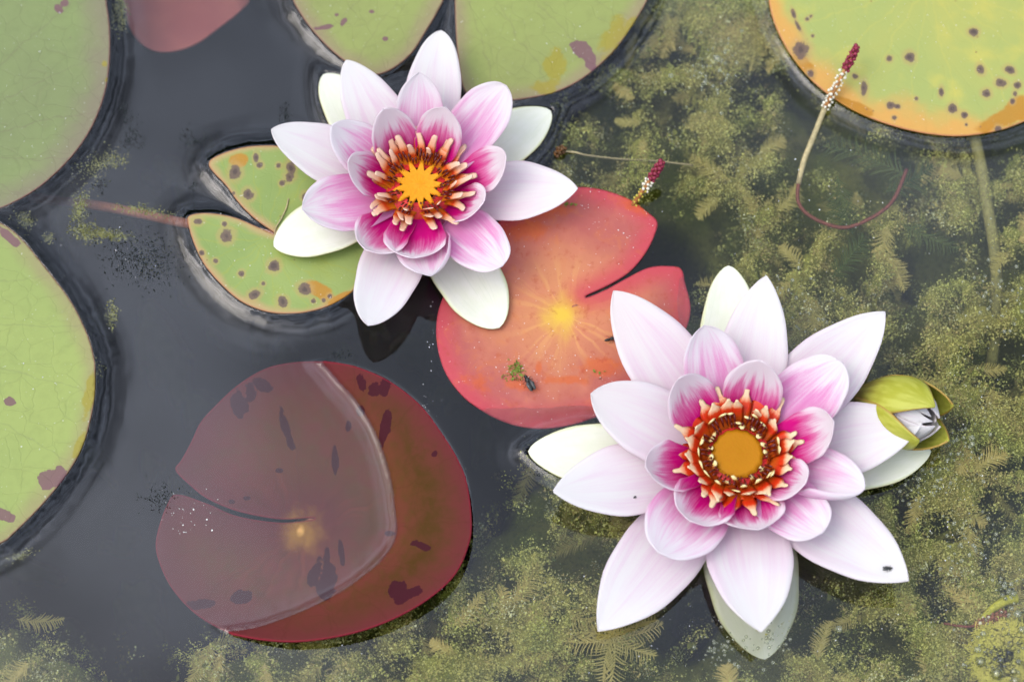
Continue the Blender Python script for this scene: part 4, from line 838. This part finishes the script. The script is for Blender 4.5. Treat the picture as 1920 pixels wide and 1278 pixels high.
# ------------------------------------------------------------------ small things
M_BLK = simple('insect_black', (0.02, 0.02, 0.018), 0.35, 0.4); M_WING = simple('insect_wing', (0.06, 0.06, 0.055), 0.35, 0.4)
def fly(label, u, v, z, ln, ang, slim=0.36, wings=True, cat='insect'):
    c = PX(u, v, z); root = empty('small_fly' if wings else 'small_beetle', c, label, cat); ca, sa = math.cos(ang), math.sin(ang)
    def tf(P): P = np.asarray(P, float); return np.stack([P[:, 0] * ca - P[:, 1] * sa, P[:, 0] * sa + P[:, 1] * ca, P[:, 2]], 1) + c
    h = ln * slim * .5
    V, F = join([ball((-ln * .15, 0, h * 1.1), ln * .36, 8, 6, 0, (1, slim, slim * .9)), ball((ln * .2, 0, h * 1.25), ln * .2, 8, 6, 0, (1, .8, .8))]); mesh('body', tf(V), F, M_BLK, root)
    V, F = ball((ln * .43, 0, h * 1.2), ln * .11, 8, 6); mesh('head', tf(V), F, M_BLK, root)
    for s in (-1, 1):
        if wings:
            V = [(ln * .2, s * ln * .06, h * 2.1), (-ln * .1, s * ln * .24, h * 2.2), (-ln * .5, s * ln * .2, h * 2.1), (-ln * .6, s * ln * .06, h * 2.0), (-ln * .2, s * ln * .02, h * 2.1)]; o = mesh('wing', tf(V), [[0, 1, 2, 3, 4]], M_WING, root); solid(o, .05)
        for x in (-.02, .16, .3):
            vv, ff, _ = tube([(ln * x, s * ln * .08, h), (ln * x, s * ln * .24, h * 1.3), (ln * (x * 1.4 - .05), s * ln * .34, 0)], .07, 5); mesh('leg', tf(vv), ff, M_BLK, root)
def on_petal(u, v, guess): return guess
FLIES = [('minute black thrips on the ivory sepal beside the orange pad', 1316, 586, 2, 1.8, -.3, .3, False), ('minute dark mite on the pink streaked petal above the weed', 1190, 932, 2, 1.3, .6, .5, False), ('tiny black fly on the white petal tip below the bud', 1664, 1066, 18.6, 3.4, 0.1, .3, True), ('dark winged insect lying on the orange pad beside green crumbs', 992, 720, 1.0, 6.4, 2.05, .36, True), ('small black beetle on the orange pad beside the white petal edge', 1143, 637, 1.2, 4.4, .25, .3, False)]
# ------------------------------------------------------------------ floating crumbs, bubbles
def crumbs(name, label, cat, spots, mat, smin, smax, flat=.6, zoff=.25):
    P = []; SZ = []
    for (cu_, cv_, ru, rv, n_, an) in spots:
        t = rng.normal(size=(n_, 2)) * .5; c_, s_ = math.cos(R(an)), math.sin(R(an)); du = t[:, 0] * ru; dv = t[:, 1] * rv
        P.append(PX(cu_ + du * c_ - dv * s_, cv_ + du * s_ + dv * c_, zoff or 0.0)); SZ.append(rng.uniform(smin, smax, n_))
    P = np.concatenate(P)
    if zoff is None:
        on = np.zeros(len(P), bool)
        for nm in ('p1', 'p2', 'p3', 'p5', 'p8'): on |= inside(P[:, :2], PADS[nm])
        P[:, 2] = np.where(on, 2.75, np.where(inside(P[:, :2], PADS['p6']), 1.0, 0.12))
    P[:, 2] += rng.random(len(P)) * .3; V, F = quads(P, np.concatenate(SZ), flat); return tag(bulk(name, V, F, 4, mat), label, cat, kind='stuff')
M_DK = simple('debris_dark', (0.035, 0.042, 0.04), .8, .1); M_OL = simple('debris_olive', (0.20, 0.20, 0.075), .8, .1, var=.4, scale=300); M_WS = simple('dust_glint_pale', (0.75, 0.75, 0.70), .6, .2)
crumbs('floating_debris', 'dark crumbs of plant debris floating on the open water', 'debris', [(240, 215, 14, 34, 96, -30), (250, 250, 20, 24, 96, 0), (245, 265, 30, 12, 96, 0), (352, 255, 18, 26, 81, 0), (372, 262, 20, 12, 57, 0), (362, 350, 10, 12, 33, 0), (250, 480, 75, 55, 624, 10), (290, 490, 55, 45, 384, 0), (190, 345, 18, 14, 57, 0), (300, 930, 40, 30, 144, 0), (535, 215, 12, 26, 120, 0), (640, 665, 30, 8, 57, 0), (1005, 885, 20, 14, 48, 0)], M_DK, .22, .75)
crumbs('floating_algae', 'olive scum crumbs floating between the green pads', 'algae', [(150, 390, 16, 34, 480, 10), (165, 435, 30, 18, 528, 10), (205, 440, 34, 10, 384, 5), (48, 412, 20, 16, 288, 30), (210, 590, 12, 22, 264, 0), (180, 310, 40, 26, 360, -30), (215, 300, 30, 14, 216, 0), (270, 395, 60, 9, 384, 8), (225, 20, 14, 40, 528, 0), (90, 445, 14, 10, 120, 30), (185, 690, 10, 20, 57, 0), (40, 1040, 28, 10, 144, -20), (620, 1200, 40, 8, 144, 0), (1100, 350, 30, 6, 192, 10), (1150, 362, 40, 7, 264, 20), (700, 1170, 60, 14, 144, -30)], M_OL, .3, .85, zoff=-.1)
crumbs('green_crumbs', 'green algae crumbs stuck on the orange pad', 'algae', [(968, 690, 15, 16, 70, 0), (962, 705, 18, 10, 34, 0), (1065, 385, 14, 8, 14, 0), (1118, 700, 20, 10, 8, 0)], simple('crumb_green', (0.16, 0.20, 0.03), .6, .2), .6, 1.5, zoff=1.1)
crumbs('white_specks', 'pale dust specks scattered over water and pads, and painted wet glints on the orange pad', 'dust', [(970, 690, 60, 40, 30, 0), (1180, 430, 50, 40, 26, 0), (1110, 380, 40, 30, 10, 0), (1050, 680, 90, 40, 20, 0), (100, 200, 90, 180, 26, 0), (80, 700, 80, 190, 26, 0), (350, 960, 50, 50, 40, 0), (250, 480, 80, 60, 16, 0), (815, 640, 16, 70, 16, 0), (800, 770, 26, 40, 26, 0), (1700, 90, 160, 90, 30, 0), (480, 470, 90, 80, 20, 0), (800, 960, 60, 160, 14, 0), (1050, 100, 80, 60, 18, 0), (1500, 400, 300, 240, 80, 0), (1300, 1150, 420, 110, 120, 0), (1800, 900, 110, 240, 90, 0)], M_WS, .22, .55, zoff=None)  # on the orange pad the pale flecks also stand in for wet glints
# bubbles
gb = G('bubble_film'); lw = gb.n('LayerWeight', out=0, Blend=0.5); glb = gb.n('BsdfGlossy', Color=(1, 1, 1), Roughness=.05); trb = gb.n('BsdfTransparent', Color=(.97, .98, .93)); dfb = gb.n('BsdfDiffuse', Color=(.75, .78, .55))
mixb = gb.n('MixShader', _0=gb.math('ADD', gb.math('MULTIPLY', gb.math('POWER', lw, 1.0), .75), .03, clamp=True), _1=trb, _2=gb.n('MixShader', _0=.45, _1=glb, _2=dfb)); gb.t.links.new(mixb, gb.out.inputs['Surface']); M_BUB = gb.m
bvv, bff = ball((0, 0, 0), 1.0, 16, 10)
BIG = [(1839, 1240, 9.5), (1869, 1262, 11), (1833, 1217, 6), (1900, 1258, 6.5), (1903, 1275, 8), (1900, 1112, 6), (1883, 1098, 5), (1896, 1094, 4), (1908, 1150, 7), (1916, 1180, 7), (1876, 1237, 6), (1843, 1187, 5), (1573, 1178, 6), (1823, 820, 5), (1823, 832, 5), (1345, 110, 7), (1350, 132, 4), (1322, 155, 5), (1258, 142, 5), (1910, 1240, 5)]
bo = None
for (bu, bv2, rp_) in BIG:
    c = PX(bu, bv2, .2); r_mm = rp_ * .2
    if bo is None: bo = mesh('air_bubble', bvv * 1.0 + c, bff, M_BUB, None, origin=c); bo.scale = (r_mm,) * 3; o = bo
    else: o = copy_of(bo, None, c, (0, 0, 0), r_mm)
    tag(o, 'round air bubble floating among the weed', 'bubble', 'larger air bubbles')
small = ball((0, 0, 0), 1.0, 8, 5); PB = []; FB = []; off = 0
for (cu_, cv_, ru, rv, n_) in ((1870, 1220, 60, 60, 46), (1890, 1120, 30, 40, 40), (1800, 830, 60, 60, 60), (1720, 900, 50, 40, 60), (1330, 140, 60, 50, 60), (1350, 1215, 24, 24, 40), (1800, 1010, 60, 60, 60), (1440, 1200, 40, 30, 40), (1540, 690, 50, 90, 60), (1860, 560, 50, 90, 60), (1480, 560, 80, 60, 60)):
    for _ in range(n_):
        c = PX(cu_ + rng.normal() * ru * .6, cv_ + rng.normal() * rv * .6, -.1 - rng.random() * 1.0); V_ = small[0] * rng.uniform(.25, .8) + c; PB.append(V_); FB += [[i + off for i in f] for f in small[1]]; off += len(V_)
tag(mesh('bubble_froth', np.concatenate(PB), FB, M_BUB), 'froth of tiny air bubbles caught in the weed', 'bubbles', kind='stuff')
# yellow algae clump in the corner
cu_ = 1880 + rng.normal(size=4200) * 24; cv_ = 1228 + rng.normal(size=4200) * 28; ok = np.hypot((cu_ - 1880) / 24, (cv_ - 1228) / 28) < 1.5 + 1.6 * fbm(cu_ / 14, cv_ / 14, 2); Cc = PX(cu_[ok], cv_[ok], -1.4); parts = []; off = 0; AV = []; AF = []
for i, c in enumerate(Cc):
    a_ = rng.uniform(0, 6.28); t_ = np.linspace(-1, 1, 5); l_ = rng.uniform(2, 5); kx = rng.uniform(-1.6, 1.6)
    mid_ = np.stack([c[0] + np.cos(a_ + kx * t_) * l_ * t_, c[1] + np.sin(a_ + kx * t_) * l_ * t_, c[2] + rng.uniform(-2.5, 1.0) + .5 * t_ ** 2], 1); s_ = np.array([-math.sin(a_), math.cos(a_), 0]) * .16
    V_ = np.empty((10, 3)); V_[0::2] = mid_ - s_; V_[1::2] = mid_ + s_; AV.append(V_); AF.append(np.array([[2 * j, 2 * j + 1, 2 * j + 3, 2 * j + 2] for j in range(4)]) + off); off += 10
V = np.concatenate(AV); V[:, 2] = np.minimum(V[:, 2], -.6)
tag(bulk('yellow_algae', V, np.concatenate(AF), 4, weed_mat('algae_yellow', (0.66, 0.62, 0.12), (0.74, 0.64, 0.18), (0.52, 0.50, 0.04), .25)), 'matted yellow algae threads just under the surface', 'algae', kind='stuff')
v, f, _ = tube(catmull(PX([1838, 1858, 1885, 1908], [1165, 1143, 1126, 1120], [-4, -3.6, -3.4, -4.0]), 6, False), [.8] + list(np.linspace(1.2, 2.2, 17)) + [1.0], 9); tag(mesh('milfoil_shoot', v, f, simple('shoot_yellow', (0.44, 0.42, 0.04), .5, .3)), 'bright yellow green shoot lying beside the reddish spike', 'water plant')
v, f, _ = tube(catmull(PX([541, 536, 526, 517, 514], [372, 392, 412, 428, 446], [2.6, 3.0, 3.2, 3.0, 2.5]), 6, False), .28, 6); tag(mesh('dry_straw', v, f, M_TAN), 'thin pale straw lying on the freckled pad', 'straw')
dg = bpy.context.evaluated_depsgraph_get()
def ground_z(u, v):
    p = PX(u, v, 40); d = (p - CAM / MM); d = Vector((d / np.linalg.norm(d)).tolist()); ok, loc, *_r = S.ray_cast(dg, Vector((p * MM).tolist()), d)
    return loc.z / MM if ok else 0.0
for (lab, u, v, z, ln, an, sl, wg) in FLIES: fly(lab, u, v, ground_z(u, v) + .05, ln, an, sl, wg)
